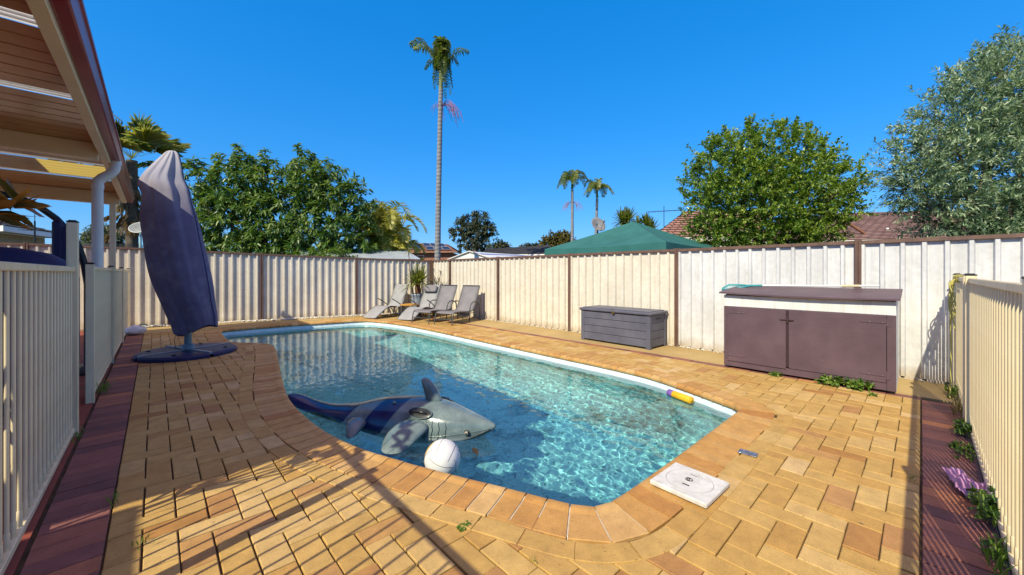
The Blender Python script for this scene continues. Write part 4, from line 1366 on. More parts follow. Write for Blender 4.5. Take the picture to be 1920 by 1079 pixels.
def scoop():
    root = thing("pool_scoop", "teal leaf scoop on a long white pole lying on the cabinet lid", "pool net", (6.62, 1.9, 1.136))
    o = Vector((6.62, 1.9, 1.12))
    teal = m_var("teal_plastic", (.03, .25, .27), (.05, .33, .35), 9, .4)
    P = [(6.55, 2.15, 1.075), (6.62, 2.16, 1.10), (6.68, 2.09, 1.155), (6.67, 1.90, 1.155), (6.65, 1.80, 1.15), (6.62, 1.80, 1.14), (6.55, 1.92, 1.11)]
    mb = MB(); mb.tube([Vector(p)-o for p in P], .013, 8, closed=True); mb.tube([Vector((6.635, 1.81, 1.147))-o, Vector((6.64, 1.62, 1.155))-o], .017, 10); mb.build("frame", teal, root)
    t = NT("scoop_mesh"); tr = t.n("ShaderNodeBsdfTransparent"); d = t.bsdf((.12, .36, .40), .6)
    ck = t.noise(160, 0); mx = t.n("ShaderNodeMixShader"); t.l(t.ramp(ck, [(.42, (0, 0, 0)), (.5, (.85, .85, .85))]), mx.inputs[0]); t.l(tr.outputs[0], mx.inputs[1]); t.l(d, mx.inputs[2])
    mb = MB(); vs = [Vector(p)-o for p in P]; c = sum(vs, Vector())/len(vs) + Vector((0, 0, -.03))
    mb.add([tuple(v) for v in vs]+[tuple(c)], [(i, (i+1) % len(vs), len(vs)) for i in range(len(vs))]); mb.build("net", t.done(mx.outputs[0]), root)
    mb = MB(); mb.tube([Vector((6.64, 1.62, 1.155))-o, Vector((6.655, .9, 1.163))-o, Vector((6.665, .36, 1.178))-o], .0145, 10); mb.build("pole", m_var("white_alu", (.7, .7, .69), (.78, .78, .77), 6, .35), root)
    mb = MB(); mb.tube([Vector((6.66, .72, 1.167))-o, Vector((6.663, .54, 1.173))-o], .020, 10); mb.build("grip", m_var("tan_grip", (.5, .42, .27), (.58, .5, .34), 9, .6), root)
scoop()

# ------------------------------------------------------------------ rope tied to the right fence, bag, cloth, twigs
def rope():
    root = thing("rope", "frayed yellow green rope knotted round the end of the right pool fence, hanging down", "rope", (6.3, -.26, 1.3))
    m = m_var("yellow_rope", (.38, .33, .07), (.55, .5, .16), 60, .85, .5)
    rng = random.Random(9)
    o = Vector((6.3, -.26, 1.3))
    mb = MB()
    # turns round the top rail
    pts = []
    for q in range(60):
        a = q*.62
        pts.append(Vector((6.86 - q*.0105, -.29+.032*math.cos(a), 1.295+.038*math.sin(a))) - o)
    mb.tube(pts, .009, 6); mb.build("wrapped_turns", m, root)
    for k in range(5):
        mb = MB()
        x = 6.78 - k*.09 + rng.uniform(-.03, .03); L = rng.uniform(.25, .6)
        p = [(x, -.255, 1.29)]
        for q in range(1, 8):
            p.append((x + .06*math.sin(q*1.3+k)*(q/7) - .02*q, -.235 - .02*math.sin(q+k), 1.29 - L*q/7))
        mb.tube([Vector(v)-o for v in curve_pts(p, 3)], .0065, 6); mb.build("loose_end", m, root)
    mb = MB()
    p = [(6.62, -.25, 1.28), (6.60, -.235, 1.05), (6.52, -.225, .8), (6.56, -.23, .55), (6.45, -.225, .3), (6.38, -.22, .12), (6.25, -.21, .012)]
    mb.tube([Vector(v)-o for v in curve_pts(p, 5)], .008, 6); mb.build("hanging_strand", m, root)
    mb = MB()
    for k in range(2):
        c = Vector((6.66-.08*k, -.235, 1.06-.1*k)); r = .055+.02*k
        mb.tube([c + Vector((r*.7*math.cos(a), .01*math.sin(3*a), r*math.sin(a)*1.4)) - o for a in [2*math.pi*q/22 for q in range(22)]], .007, 6, closed=True)
    mb.build("loop", m, root)
rope()

def bag():
    root = thing("plastic_bag", "knotted white plastic bag lying on the brick border beside the far fence panel", "bag", (-.30, 11.75, 0.0))
    mb = MB(); mb.ball((0, 0, .105), .185, .15, .105, 26, 16)
    mb.v = [(x*(1+.16*mnoise.noise(Vector((x*9, y*9, z*9)))), y*(1+.16*mnoise.noise(Vector((y*9, z*9, x*9)))), max(.002, z+.03*mnoise.noise(Vector((x*14, y*14, z*14+3))))) for x, y, z in mb.v]
    mb.build("bag", m_var("white_film", (.68, .67, .68), (.78, .77, .78), 8, .35, .2), root)
    mb = MB(); mb.tube([(.05, 0, .2), (.1, -.02, .225), (.16, -.04, .21), (.2, -.05, .19)], [.02, .012, .02, .006], 8); mb.build("knot", m_var("green_tie", (.12, .35, .2), (.2, .45, .28), 9, .4), root)
bag()

def cloth():
    root = thing("cloth", "crumpled pink cloth dropped among weeds at the foot of the right pool fence", "cloth", (3.70, -.235, 0.0), .25)
    mb = MB(); n = 26; vs = []
    for i in range(n):
        for j in range(n):
            u, v = i/(n-1)-.5, j/(n-1)-.5
            h = .045 + .05*mnoise.noise(Vector((u*4, v*4, .3))) + .022*mnoise.noise(Vector((u*9, v*9, 2.))) - .06*max(abs(u), abs(v))**2*2
            vs.append((u*.36 + .03*mnoise.noise(Vector((v*5, u*3, 1.))), v*.19 + .03*mnoise.noise(Vector((u*5, v*3, 5.))), max(.006, h+.03*(v+.5))))
    mb.add(vs, [(i*n+j, (i+1)*n+j, (i+1)*n+j+1, i*n+j+1) for i in range(n-1) for j in range(n-1)], smooth=True)
    o = mb.build("fabric", m_var("pink_fabric", (.46, .20, .36), (.60, .33, .48), 12, .85, .3), root)
    md = o.modifiers.new("thickness", 'SOLIDIFY'); md.thickness = .004
cloth()
# ------------------------------------------------------------------ plants
SR = np.array([0.7305, -0.6828, 0.0])      # across the view
SF = np.array([0.6829, 0.7307, 0.0])       # away from the camera
UP = np.array([0.0, 0.0, 1.0])

def unit(v): return v / np.maximum(np.linalg.norm(v, axis=-1, keepdims=True), 1e-9)

def leaf_mesh(B, D, N, L, W, tone, curl=0.0, kind=6):
    """leaves as folded blades: base points, directions, face normals, lengths, widths"""
    n = len(B)
    S = unit(np.cross(D, N)); N2 = unit(np.cross(S, D))
    L = L[:, None]; W = W[:, None]
    if kind == 4:
        V = np.stack([B, B + D*L*.5 + S*W*.5 + N2*W*.18, B + D*L - N2*L*curl, B + D*L*.5 - S*W*.5 + N2*W*.18], 1).reshape(-1, 3)
        i = np.arange(n)[:, None]*4
        F = np.concatenate([i + np.array([[0, 1, 2]]), i + np.array([[0, 2, 3]])])
        return V, F, np.repeat(tone, 4)
    V = np.stack([B, B + D*L*.35 + S*W*.5 + N2*W*.15, B + D*L*.35 - S*W*.5 + N2*W*.15,
                  B + D*L*.72 + S*W*.38 - N2*L*curl*.45, B + D*L*.72 - S*W*.38 - N2*L*curl*.45, B + D*L - N2*L*curl,
                  B + D*L*.38, B + D*L*.72 - N2*L*(curl*.45+.02)], 1).reshape(-1, 3)
    i = np.arange(n)[:, None]*8
    F = np.concatenate([i + np.array([[t]]).reshape(1, 3) for t in ((0, 1, 6), (0, 6, 2), (1, 3, 7), (1, 7, 6), (6, 7, 4), (6, 4, 2), (3, 5, 7), (7, 5, 4))])
    return V, F, np.repeat(tone, 8)

def crown_from_twigs(P, D, TL, nl, ll, lw, rng, fwd=.6, droop=.3, bunch=0.0, kind=4, curl=.1, tone_spread=.22, tone0=None, up=.35):
    """twigs: start P, direction D, length TL; nl leaves along each"""
    m = len(P)
    t = rng.uniform(0.12, 1, (m, nl))**(1.0-.6*bunch)
    ang = rng.uniform(0, 2*np.pi, (m, nl))
    ref = np.where(np.abs(D[:, 2:3]) > .9, np.array([[1., 0, 0]]), np.array([[0, 0, 1.]]))
    U = unit(np.cross(D, ref)); Vv = np.cross(D, U)
    rad = U[:, None]*np.cos(ang)[..., None] + Vv[:, None]*np.sin(ang)[..., None]
    B = P[:, None] + D[:, None]*(TL[:, None]*t)[..., None]
    LD = unit(D[:, None]*fwd + rad + np.array([0, 0, -droop]) + rng.normal(0, .22, (m, nl, 3)))
    Nn = unit(np.cross(LD, np.cross(np.array([0, 0, 1.0]) + 0*LD, LD)) + rng.normal(0, up, (m, nl, 3)) + 1e-4)
    tw = rng.normal(0.5, tone_spread*.6, (m, 1)) if tone0 is None else tone0[:, None]
    tone = np.clip(tw + rng.normal(0, tone_spread, (m, nl)), 0, 1)
    k = m*nl
    return leaf_mesh(B.reshape(k, 3), LD.reshape(k, 3), Nn.reshape(k, 3), ll*rng.uniform(.65, 1.2, k), lw*rng.uniform(.7, 1.2, k), tone.ravel(), curl, kind)

def blob_twigs(blobs, c, n, rng, shell=.45, depth=.75, updir=.35, tl=.4):
    """sample twig starts through a crown made of blobs (u across, w away, z, r) around ground point c"""
    r = np.array([b[3] for b in blobs]); p = r**2/np.sum(r**2)
    k = rng.choice(len(blobs), n, p=p)
    d = unit(rng.normal(0, 1, (n, 3)))
    rad = shell + (1-shell)*rng.uniform(0, 1, n)**.6
    Bc = np.array([[b[0], b[1], b[2]] for b in blobs])[k]
    loc = Bc + d*np.array([1, depth, 1])*(r[k]*rad)[:, None]
    P = np.array([c[0], c[1], 0.0]) + loc[:, 0:1]*SR + loc[:, 1:2]*SF + loc[:, 2:3]*UP
    wd = d[:, 0:1]*SR + d[:, 1:2]*SF + d[:, 2:3]*UP
    D = unit(wd + np.array([0, 0, updir]) + rng.normal(0, .35, (n, 3)))
    return P, D, tl*rng.uniform(.5, 1.25, n), rad

def bark(name, a, b, sc=8): return m_var(name, a, b, sc, .9, .5, streak=lerp3(a, (0.02, .02, .02), .5))
M_BARK = bark("grey_brown_bark", (.10, .075, .055), (.19, .15, .11))
M_PALMBARK = None

def limbs(root, base, tips, r0, m, name="trunk", fork=.35, sway=.1, seed=1):
    rng = random.Random(seed)
    mb = MB()
    b = Vector(base)
    avg = sum((Vector(t) for t in tips), Vector())/len(tips)
    f = b.lerp(Vector((avg.x, avg.y, avg.z)), fork); f.z = b.z + (min(t[2] for t in tips)-b.z)*.75 + .1
    mb.tube(curve_pts([b, b.lerp(f, .5)+Vector((rng.uniform(-sway, sway), rng.uniform(-sway, sway), 0)), f], 5), [r0*(1.15-.35*i/10) for i in range(11)], 10)
    for t in tips:
        t = Vector(t)
        mid = f.lerp(t, .5) + Vector((rng.uniform(-sway, sway)*2, rng.uniform(-sway, sway)*2, rng.uniform(0, sway*2)))
        pts = curve_pts([f, mid, t], 5)
        mb.tube(pts, [r0*.62*(1-.85*i/(len(pts)-1)) for i in range(len(pts))], 7)
    # local coordinates relative to the thing
    o = root.location
    mb.v = [(p[0]-o.x, p[1]-o.y, p[2]-o.z) for p in mb.v]
    return mb.build(name, m, root)

def local(V, root): return V - np.array(root.location)

def broadleaf(name, label, cat, c, blobs, ntw, nl, ll, lw, mat, barkm, seed, r0=.12, group=None, tl=.4, fwd=.6, droop=.3, bunch=0, kind=4, curl=.1, shell=.45, depth=.75, updir=.35, spikes=(), tone_in=0.0, spread=.22):
    rng = np.random.default_rng(seed)
    root = thing(name, label, cat, (c[0], c[1], -.09), group=group)
    P, D, TL, rad = blob_twigs(blobs, c, ntw, rng, shell, depth, updir, tl)
    for (u, w, z, h, k) in spikes:            # long upright shoots that break the outline
        s0 = np.array([c[0], c[1], 0]) + u*SR + w*SF
        q = np.linspace(0, 1, k)
        lean = rng.normal(0, .12, 2)
        P = np.concatenate([P, s0 + (z + h*q)[:, None]*UP + (q*lean[0]*h)[:, None]*SR + (q*lean[1]*h)[:, None]*SF])
        D = np.concatenate([D, unit(np.tile(UP, (k, 1)) + rng.normal(0, .45, (k, 3)))])
        TL = np.concatenate([TL, np.full(k, tl*.5)])
    V, F, T = crown_from_twigs(P, D, TL, nl, ll, lw, rng, fwd, droop, bunch, kind, curl, spread)
    # the fine twigs themselves
    mb_v, mb_f = [], []
    sel = rng.permutation(len(P))[:min(len(P), 900)]
    S = unit(np.cross(D[sel], np.array([.3, .2, 1.0])))
    a = .004 + .002*rng.uniform(size=len(sel))
    ba = P[sel] - D[sel]*TL[sel][:, None]*.6; ti = P[sel] + D[sel]*TL[sel][:, None]
    S2 = np.cross(S, D[sel])
    tv = np.stack([ba + S*a[:, None], ba - S*a[:, None]*.5 + S2*a[:, None], ba - S*a[:, None]*.5 - S2*a[:, None], ti], 1).reshape(-1, 3)
    i4 = np.arange(len(sel))[:, None]*4
    tf = np.concatenate([i4 + np.array([[0, 1, 3]]), i4 + np.array([[1, 2, 3]]), i4 + np.array([[2, 0, 3]])])
    np_mesh("crown", local(V, root), F, mat, T, root)
    tips = [np.array([c[0], c[1], 0.]) + b[0]*SR + b[1]*SF + b[2]*UP for b in blobs]
    tr = limbs(root, (c[0], c[1], -.09), [tuple(t) for t in tips], r0, barkm, seed=seed)
    np_mesh("twigs", local(tv, root), tf, barkm, None, root)
    return root

# --- mango-like tree with long drooping leaves behind the far fence
M_MANGO = m_leaf("mango_leaf", [(0, (.04, .095, .02)), (.35, (.085, .17, .03)), (.7, (.17, .26, .07)), (1, (.34, .40, .15))], .36, .36, .45)
D0 = 15.0
def gp(px, D):       # ground point on the ray across the view
    X = (px-960)/717*D
    return (X*.7305 + D*.6829, -X*.6828 + D*.7307)
mb_blobs = [(-3.3, 0, 4.5, 1.05), (-2.4, .3, 4.5, 1.0), (-1.5, 0, 4.9, 1.0), (-.45, .2, 4.75, 1.0), (.85, 0, 4.85, 1.05), (1.85, .2, 4.6, 1.05), (2.65, 0, 3.9, .95),
            (-2.9, 0, 3.1, 1.15), (-1.4, -.2, 3.4, 1.25), (.3, 0, 3.3, 1.35), (1.9, -.1, 3.1, 1.25), (2.95, .1, 2.7, .85), (-.6, -.3, 2.1, 1.1), (1.2, -.3, 2.0, 1.1), (-2.3, 0, 2.1, 1.05), (2.5, 0, 1.9, .9)]
broadleaf("mango_tree", "large dense tree with long drooping glossy leaves rising behind the shaded fence", "tree", gp(520, D0), mb_blobs, 1600, 18, .26, .07, M_MANGO, M_BARK, 21, .16,
          tl=.34, fwd=.55, droop=.45, bunch=.85, kind=6, curl=.22, shell=.5, depth=.8, updir=.55,
          spikes=[(-1.55, 0, 5.4, .85, 7), (-1.1, .1, 5.3, .5, 5), (-.5, 0, 5.3, .75, 7), (.75, 0, 5.4, .85, 8), (1.35, .1, 5.3, .65, 6), (1.75, 0, 5.1, .5, 5), (2.15, 0, 4.9, .35, 4), (-2.4, 0, 5.1, .45, 4), (-3.2, 0, 5.1, .35, 4)])

# bright shrub in front of it
M_LIME = m_leaf("bright_leaf", [(0, (.045, .10, .012)), (.5, (.10, .19, .02)), (1, (.22, .30, .05))], .4, .4)
broadleaf("leafy_shrub", "bright green shrub just over the shaded fence in front of the drooping tree", "shrub", gp(600, 13.3), [(-.5, 0, 1.75, .42), (.1, 0, 1.7, .42), (.62, 0, 1.8, .4), (0, 0, 1.1, .6)], 190, 12, .17, .06, M_LIME, M_BARK, 5, .05, tl=.3, bunch=.6, kind=6, curl=.15)

# --- round small-leaved tree behind the right fence
M_ROUND = m_leaf("small_green_leaf", [(0, (.05, .11, .02)), (.35, (.12, .22, .035)), (.7, (.26, .36, .055)), (1, (.50, .54, .14))], .38, .34, .55)
rb = [(-1.3, 0, 4.0, .9), (-.75, .2, 4.3, 1.02), (.2, 0, 4.45, .98), (1.1, .1, 4.15, .92), (1.7, 0, 3.7, .8), (2.1, 0, 3.3, .4), (-1.55, 0, 3.1, .75), (-.7, -.3, 3.2, 1.2), (.6, -.3, 3.1, 1.2), (1.45, 0, 2.6, .65), (-1.35, 0, 2.3, .7), (-.1, -.3, 2.3, 1.05), (.8, 0, 2.1, .75), (-.9, 0, 1.8, .65)]
broadleaf("round_tree", "round bushy tree with small yellow green leaves behind the brown cabinet's fence", "tree", gp(1440, 10.6), rb, 3000, 17, .105, .052, M_ROUND, M_BARK, 33, .13,
          tl=.36, fwd=.8, droop=.1, kind=4, curl=.08, shell=.35, depth=.8, updir=.5,
          spikes=[(-.62, 0, 4.95, .6, 18), (-.3, .1, 5.05, .3, 10), (.35, 0, 5.05, .45, 16), (.75, 0, 4.9, .45, 14), (1.1, 0, 4.7, .7, 20), (1.5, 0, 4.4, .6, 16), (-1.0, 0, 4.75, .3, 8), (2.3, 0, 3.5, .3, 8), (-1.5, 0, 4.7, .35, 8), (1.75, 0, 4.2, .4, 9), (-2.3, 0, 3.4, .3, 6)])

# --- silvery olive tree at the right edge
M_OLIVE = m_leaf("silver_leaf", [(0, (.08, .14, .085)), (.4, (.20, .30, .165)), (.72, (.36, .47, .28)), (1, (.68, .74, .55))], .32, .4, .5, tcol=(1.1, 1.2, .8))
ob = [(-1.2, 0, 3.25, .62), (-.75, 0, 4.05, .65), (-.2, 0, 4.55, .65), (.35, .1, 4.95, .6), (1.0, 0, 4.9, .9), (-1.0, 0, 2.6, .6), (-.3, -.1, 3.3, .9), (.7, 0, 3.5, 1.0), (1.6, 0, 3.6, .9), (-.4, 0, 2.2, .7), (.5, -.1, 2.3, .8), (1.5, 0, 2.4, .9), (-1.45, 0, 2.95, .3), (-.2, -.2, 1.7, .6), (.9, -.1, 1.7, .7)]
broadleaf("olive_tree", "tall silvery leaved tree at the right edge rising above the fence", "tree", gp(1862, 7.4), [(a*1.06, b, 1.36+(z-1.36)*1.06, r*1.06) for a, b, z, r in ob], 4500, 18, .10, .026, M_OLIVE, M_BARK, 41, .12,
          tl=.38, fwd=1.0, droop=.05, kind=4, curl=.1, shell=.3, depth=.9, updir=.4, spread=.26,
          spikes=[(.05, 0, 5.2, .45, 10), (.3, 0, 5.5, .25, 6), (-1.85, 0, 3.3, .18, 6), (-.55, 0, 4.7, .3, 7), (-1.35, 0, 3.9, .25, 6)])

# --- magnolia with rust-backed leaves beside the camera
M_MAGN = m_leaf("magnolia_leaf", [(0, (.10, .08, .02)), (.35, (.34, .14, .035)), (1, (.56, .26, .07))], .35, .4)
def magnolia():
    rng = np.random.default_rng(4)
    root = thing("magnolia", "small tree with rust orange leaves poking in at the left edge above the pool fence", "tree", (-.80, 2.9, 0))
    heads = [(-.535, 3.10, 1.645), (-.60, 3.04, 1.60), (-.66, 3.12, 1.52), (-1.1, 2.6, 1.75), (-.80, 2.45, 1.95), (-.95, 3.1, 1.45), (-.7, 2.5, 1.6), (-.95, 2.5, 2.25), (-.72, 2.8, 1.25), (-.85, 2.98, .95)]
    P = np.array(heads); n = len(P)
    D = unit(P - np.array([-.82, 2.9, 1.3]) + np.array([0, 0, .25]))
    V, F, T = crown_from_twigs(P, D, np.full(n, .07), 13, .15, .055, rng, .35, .0, .5, 6, .06, .25)
    np_mesh("crown", local(V, root), F, M_MAGN, T, root)
    limbs(root, (-.80, 2.9, 0), heads, .022, M_BARK, seed=3, sway=.03)
magnolia()

# ------------------------------------------------------------------ palms
def frond(V, F, T, base, ctrl, nl, lmax, rng, droop=.4, wid=.035, tone=.5, rach=.012, upv=.5, start=.18, prof=None):
    """feather leaf: rachis through ctrl points (Vectors), leaflets in pairs"""
    pts = curve_pts(ctrl, 7)
    m = len(pts)
    pa = np.array([tuple(p) for p in pts])
    tg = np.gradient(pa, axis=0); tg = unit(tg)
    # rachis as three-sided tapering strip
    b = len(V)
    sd0 = unit(np.cross(tg, UP + 1e-3))
    nm0 = np.cross(sd0, tg)
    for i in range(m):
        r = rach*(1-.8*i/(m-1))
        for q in (sd0[i]*r, -sd0[i]*r, -nm0[i]*r*1.2): V.append(pa[i]+q); T.append(min(1, tone+.3))
    for i in range(m-1):
        for q in range(3):
            F.append((b+i*3+q, b+i*3+(q+1) % 3, b+(i+1)*3+(q+1) % 3, b+(i+1)*3+q))
    for k in range(nl):
        u = start + (1-start)*k/(nl-1)
        x = u*(m-1); i = min(int(x), m-2); f = x-i
        p = pa[i]*(1-f)+pa[i+1]*f; t = tg[i]*(1-f)+tg[i+1]*f
        sd = unit(np.cross(t, UP + 1e-3)[None])[0]; nm = np.cross(sd, t)
        L = lmax*(math.sin(math.pi*(.15+.8*u))**.7 if prof is None else prof(u))*rng.uniform(.82, 1.1)
        for s in (-1, 1):
            d = unit((t*.65 + sd*s*.85 + nm*upv*.5 + rng.normal(0, .1, 3))[None])[0]
            q1 = p + d*L*.5
            d2 = unit((d - UP*droop*1.5)[None])[0]
            q2 = q1 + d2*L*.5
            w = t*wid*.5
            b = len(V); tn = float(np.clip(tone + rng.normal(0, .14), 0, 1))
            V += [p - w*.6, p + w*.6, q1 - w, q1 + w, q2]; T += [tn]*5
            F += [(b, b+2, b+3, b+1), (b+2, b+4, b+3, b+3)]

def build_mixed(name, V, F, mat, T, root):
    me = bpy.data.meshes.new(name)
    o = np.array(root.location)
    me.from_pydata([tuple(np.asarray(v)-o) for v in V], [], [f if f[-1] != f[-2] else f[:-1] for f in F])
    at = me.attributes.new('tone', 'FLOAT', 'POINT'); at.data.foreach_set('value', np.array(T, dtype=np.float32))
    me.materials.append(mat)
    ob = link(bpy.data.objects.new(name, me)); ob.parent = root
    return ob

def palm_bark(name, c1, c2, ring=9.0):
    t = NT(name)
    sep = t.n("ShaderNodeSeparateXYZ"); t.l(t.coord(), sep.inputs[0])
    w = t.math('SINE', t.math('ADD', t.math('MULTIPLY', sep.outputs['Z'], ring*6.283), t.math('MULTIPLY', t.noise(3, 3), 4.0)))
    rg = t.ramp(t.math('ADD', t.math('MULTIPLY', w, .5), .5), [(.0, (.62, .62, .62)), (.35, (1, 1, 1))])
    col = t.ramp(t.noise(2.2, 6, .65), [(.3, c1), (.7, c2)])
    return t.done(t.bsdf(t.mix(1.0, col, rg, 'MULTIPLY'), .85, 0, .3, t.bump(w, .5, .01)))
M_PALMG = palm_bark("ringed_palm_bark", (.19, .19, .20), (.31, .31, .33), 4.5)
M_FROND = m_leaf("palm_frond", [(0, (.04, .08, .02)), (.4, (.10, .155, .03)), (.7, (.22, .26, .055)), (1, (.46, .42, .15))], .45, .4)
M_DEAD = m_leaf("dead_frond", [(0, (.14, .085, .05)), (.5, (.30, .20, .12)), (1, (.50, .38, .25))], .2, .8, .1)
M_FLOWER = m_leaf("palm_flower", [(0, (.20, .08, .14)), (.5, (.30, .13, .20)), (1, (.42, .22, .20))], .2, .8, .1)

def flower_spray(root, at, rng, r, n, side, mat, tone=.5):
    V, F, T = [], [], []
    for k in range(n):
        a = rng.normal(0 if side > 0 else math.pi, .75)
        out = (math.cos(a)*SR + math.sin(a)*SF)
        L = r*rng.uniform(.45, 1.1)
        ctrl = [Vector(at), Vector(tuple(np.array(at) + out*L*.55 + UP*L*.16)), Vector(tuple(np.array(at)+out*L*.95 - UP*L*.22)), Vector(tuple(np.array(at)+out*L*1.1 - UP*L*rng.uniform(.55, .95)))]
        pts = curve_pts(ctrl, 4); w = .008*r
        for i, p in enumerate(pts):
            V += [np.array(tuple(p)) + SR*w, np.array(tuple(p)) - SR*w, np.array(tuple(p)) + SF*w*1.2]; T += [tone+rng.normal(0, .2)]*3
        b = len(V) - 3*len(pts)
        for i in range(len(pts)-1):
            for q in range(3): F.append((b+i*3+q, b+i*3+(q+1) % 3, b+i*3+3+(q+1) % 3, b+i*3+3+q))
    build_mixed("flower_spray", V, F, mat, np.clip(T, 0, 1), root)

def tall_palm():
    rng = np.random.default_rng(8)
    D = 22.0
    b = gp(819.5, D); tp = gp(826.5, D)
    root = thing("tall_palm", "very tall slim palm with a wind-torn crown standing alone above the fence corner", "palm", (b[0], b[1], -.09))
    z1 = 11.9
    mb = MB()
    pts, rr = [], []
    for i in range(26):
        u = i/25
        x = b[0] + (tp[0]-b[0])*u**1.3; y = b[1] + (tp[1]-b[1])*u**1.3
        pts.append((x-b[0], y-b[1], u*(z1+.09))); rr.append((.185-.06*u)*(1 + (.25 if i == 0 else 0)))
    mb.tube(pts, rr, 16); mb.build("trunk", M_PALMG, root)
    top = np.array([tp[0], tp[1], z1])
    mb = MB(); mb.tube([tuple(top-np.array(root.location)), tuple(top+UP*.9-np.array(root.location)), tuple(top+UP*1.5-np.array(root.location))], [.125, .105, .05], 14)
    mb.build("crownshaft", m_var("crownshaft_green", (.10, .13, .04), (.22, .24, .09), 3, .45), root)
    V, F, T = [], [], []
    c = top + UP*1.1
    def fr(du, dw, h, arch, nl, L, tone, droop=.5, lift=.35):
        out = du*SR + dw*SF
        P = [c, c + out*.25 + UP*h*.5, c + out*.62 + UP*h*.95, c + out*1.0 + UP*(h*1.0-arch)]
        frond(V, F, T, c, [Vector(tuple(p)) for p in P], nl, L, rng, droop, .075, tone, .035)
    # upright bunch
    for k in range(15):
        a = rng.uniform(0, 6.283)
        fr(math.cos(a)*.35+.1, math.sin(a)*.5, rng.uniform(1.0, 1.75), rng.uniform(.1, .5), 30, .62, rng.uniform(.3, .75), .7)
    # folded down bunch
    for k in range(12):
        a = rng.uniform(0, 6.283)
        fr(math.cos(a)*.55+.12, math.sin(a)*.6, rng.uniform(.25, .6), rng.uniform(.9, 1.7), 26, .55, rng.uniform(.15, .55), .9)
    fr(-1.75, .2, 1.75, .15, 34, .85, .3, 1.1); fr(-1.5, .0, 1.35, .1, 26, .7, .55, 1.3)
    fr(1.55, .0, 1.15, .05, 20, .6, .25, 1.0); fr(.95, .2, .8, .3, 20, .6, .4, 1.0); fr(-.95, .2, .55, .35, 20, .5, .1, 1.0)
    build_mixed("crown", V, F, M_FROND, T, root)
    flower_spray(root, tuple(top - UP*.95 + SR*.08), rng, 1.05, 46, 1, M_FLOWER, .5)
    flower_spray(root, tuple(top - UP*.95 - SR*.08), rng, .45, 16, -1, M_FLOWER, .25)
tall_palm()

def far_palm(label, px, D, zt, seed, n=15, L=2.0, flower=False, lean=0):
    rng = np.random.default_rng(seed)
    b = gp(px, D); root = thing("slender_palm", label, "palm", (b[0], b[1], -.09), group="pair of slim palms beyond the green canopy")
    mb = MB(); mb.tube([(0, 0, 0), (0, 0, zt*.5), tuple(SR*lean + UP*zt)], [.20, .17, .14], 12); mb.build("trunk", M_PALMG, root)
    top = np.array([b[0], b[1], 0]) + SR*lean + UP*zt
    mb = MB(); mb.tube([tuple(top-np.array(root.location)), tuple(top+UP*.8-np.array(root.location))], [.16, .08], 10); mb.build("crownshaft", m_var("shaft_green", (.08, .13, .04), (.14, .2, .06), 3, .5), root)
    V, F, T = [], [], []
    for k in range(n):
        a = 6.283*k/n + rng.uniform(-.25, .25); e = rng.uniform(-.2, 1.0)
        out = (math.cos(a)*SR + math.sin(a)*SF)*L*rng.uniform(.8, 1.1)*(1.0-.35*max(0, e))
        c = top + UP*.7
        P = [c, c + out*.35 + UP*L*(.22+.35*e), c + out*.75 + UP*L*(.12+.5*e), c + out*1.05 + UP*L*(-.25+.42*e)]
        frond(V, F, T, c, [Vector(tuple(p)) for p in P], 26, L*.38, rng, .55, .09, rng.uniform(.25, .8), .035)
    build_mixed("crown", V, F, M_FROND, T, root)
    if flower:
        Mf = m_leaf("orange_flower", [(0, (.32, .10, .05)), (1, (.5, .24, .12))], .2, .8, .1)
        flower_spray(root, tuple(top - UP*1.6), rng, 1.0, 26, 1, Mf); flower_spray(root, tuple(top - UP*1.6), rng, 1.0, 26, -1, Mf)
far_palm("slim palm with orange flower sprays below its crown, left of the shorter palm", 1073, 42, 10.6, 3, flower=True)
far_palm("slim palm leaning right, just behind the satellite dish, shorter than its neighbour", 1117, 42, 9.6, 6, n=13, L=1.9, lean=.15)

def cane_palm():
    rng = np.random.default_rng(12)
    D = 16.5; b = gp(722, D)
    root = thing("cane_palm", "clump of yellow green feather palms between the drooping tree and the tall palm", "palm", (b[0], b[1], -.09))
    mb = MB(); V, F, T = [], [], []
    for k, (u, w, z) in enumerate(((-.35, 0, 2.0), (.0, .3, 2.3), (.35, 0, 1.9), (.6, .3, 1.6), (-.1, -.3, 1.7), (.2, -.2, 2.2))):
        c = np.array([b[0], b[1], 0]) + u*SR + w*SF + z*UP
        lo = np.array(root.location)
        mb.tube([tuple(np.array([b[0], b[1], -.09]) + (u*.5)*SR + w*.5*SF - lo), tuple(c-lo)], [.06, .045], 9)
        for q in range(12):
            a = rng.uniform(0, 6.283); h = rng.uniform(.7, 2.15) if q < 8 else rng.uniform(.1, .6)
            L = rng.uniform(.6, 1.15)
            out = (math.cos(a)*SR*1.0 + math.sin(a)*SF)*L
            P = [c, c + out*.2 + UP*h*.55, c + out*.55 + UP*h, c + out*1.0 + UP*h*.92, c + out*1.25 + UP*(h*.72-.1)]
            frond(V, F, T, c, [Vector(tuple(p)) for p in P], 34, .55, rng, .35, .06, rng.uniform(.5, 1.0), .02, .9)
    mb.build("trunk", m_var("cane_stem", (.18, .17, .05), (.30, .27, .10), 5, .5), root)
    M_CANE = m_leaf("cane_frond", [(0, (.05, .085, .018)), (.4, (.17, .20, .025)), (.75, (.40, .36, .045)), (1, (.62, .53, .14))], .42, .42)
    build_mixed("crown", V, F, M_CANE, T, root)
cane_palm()

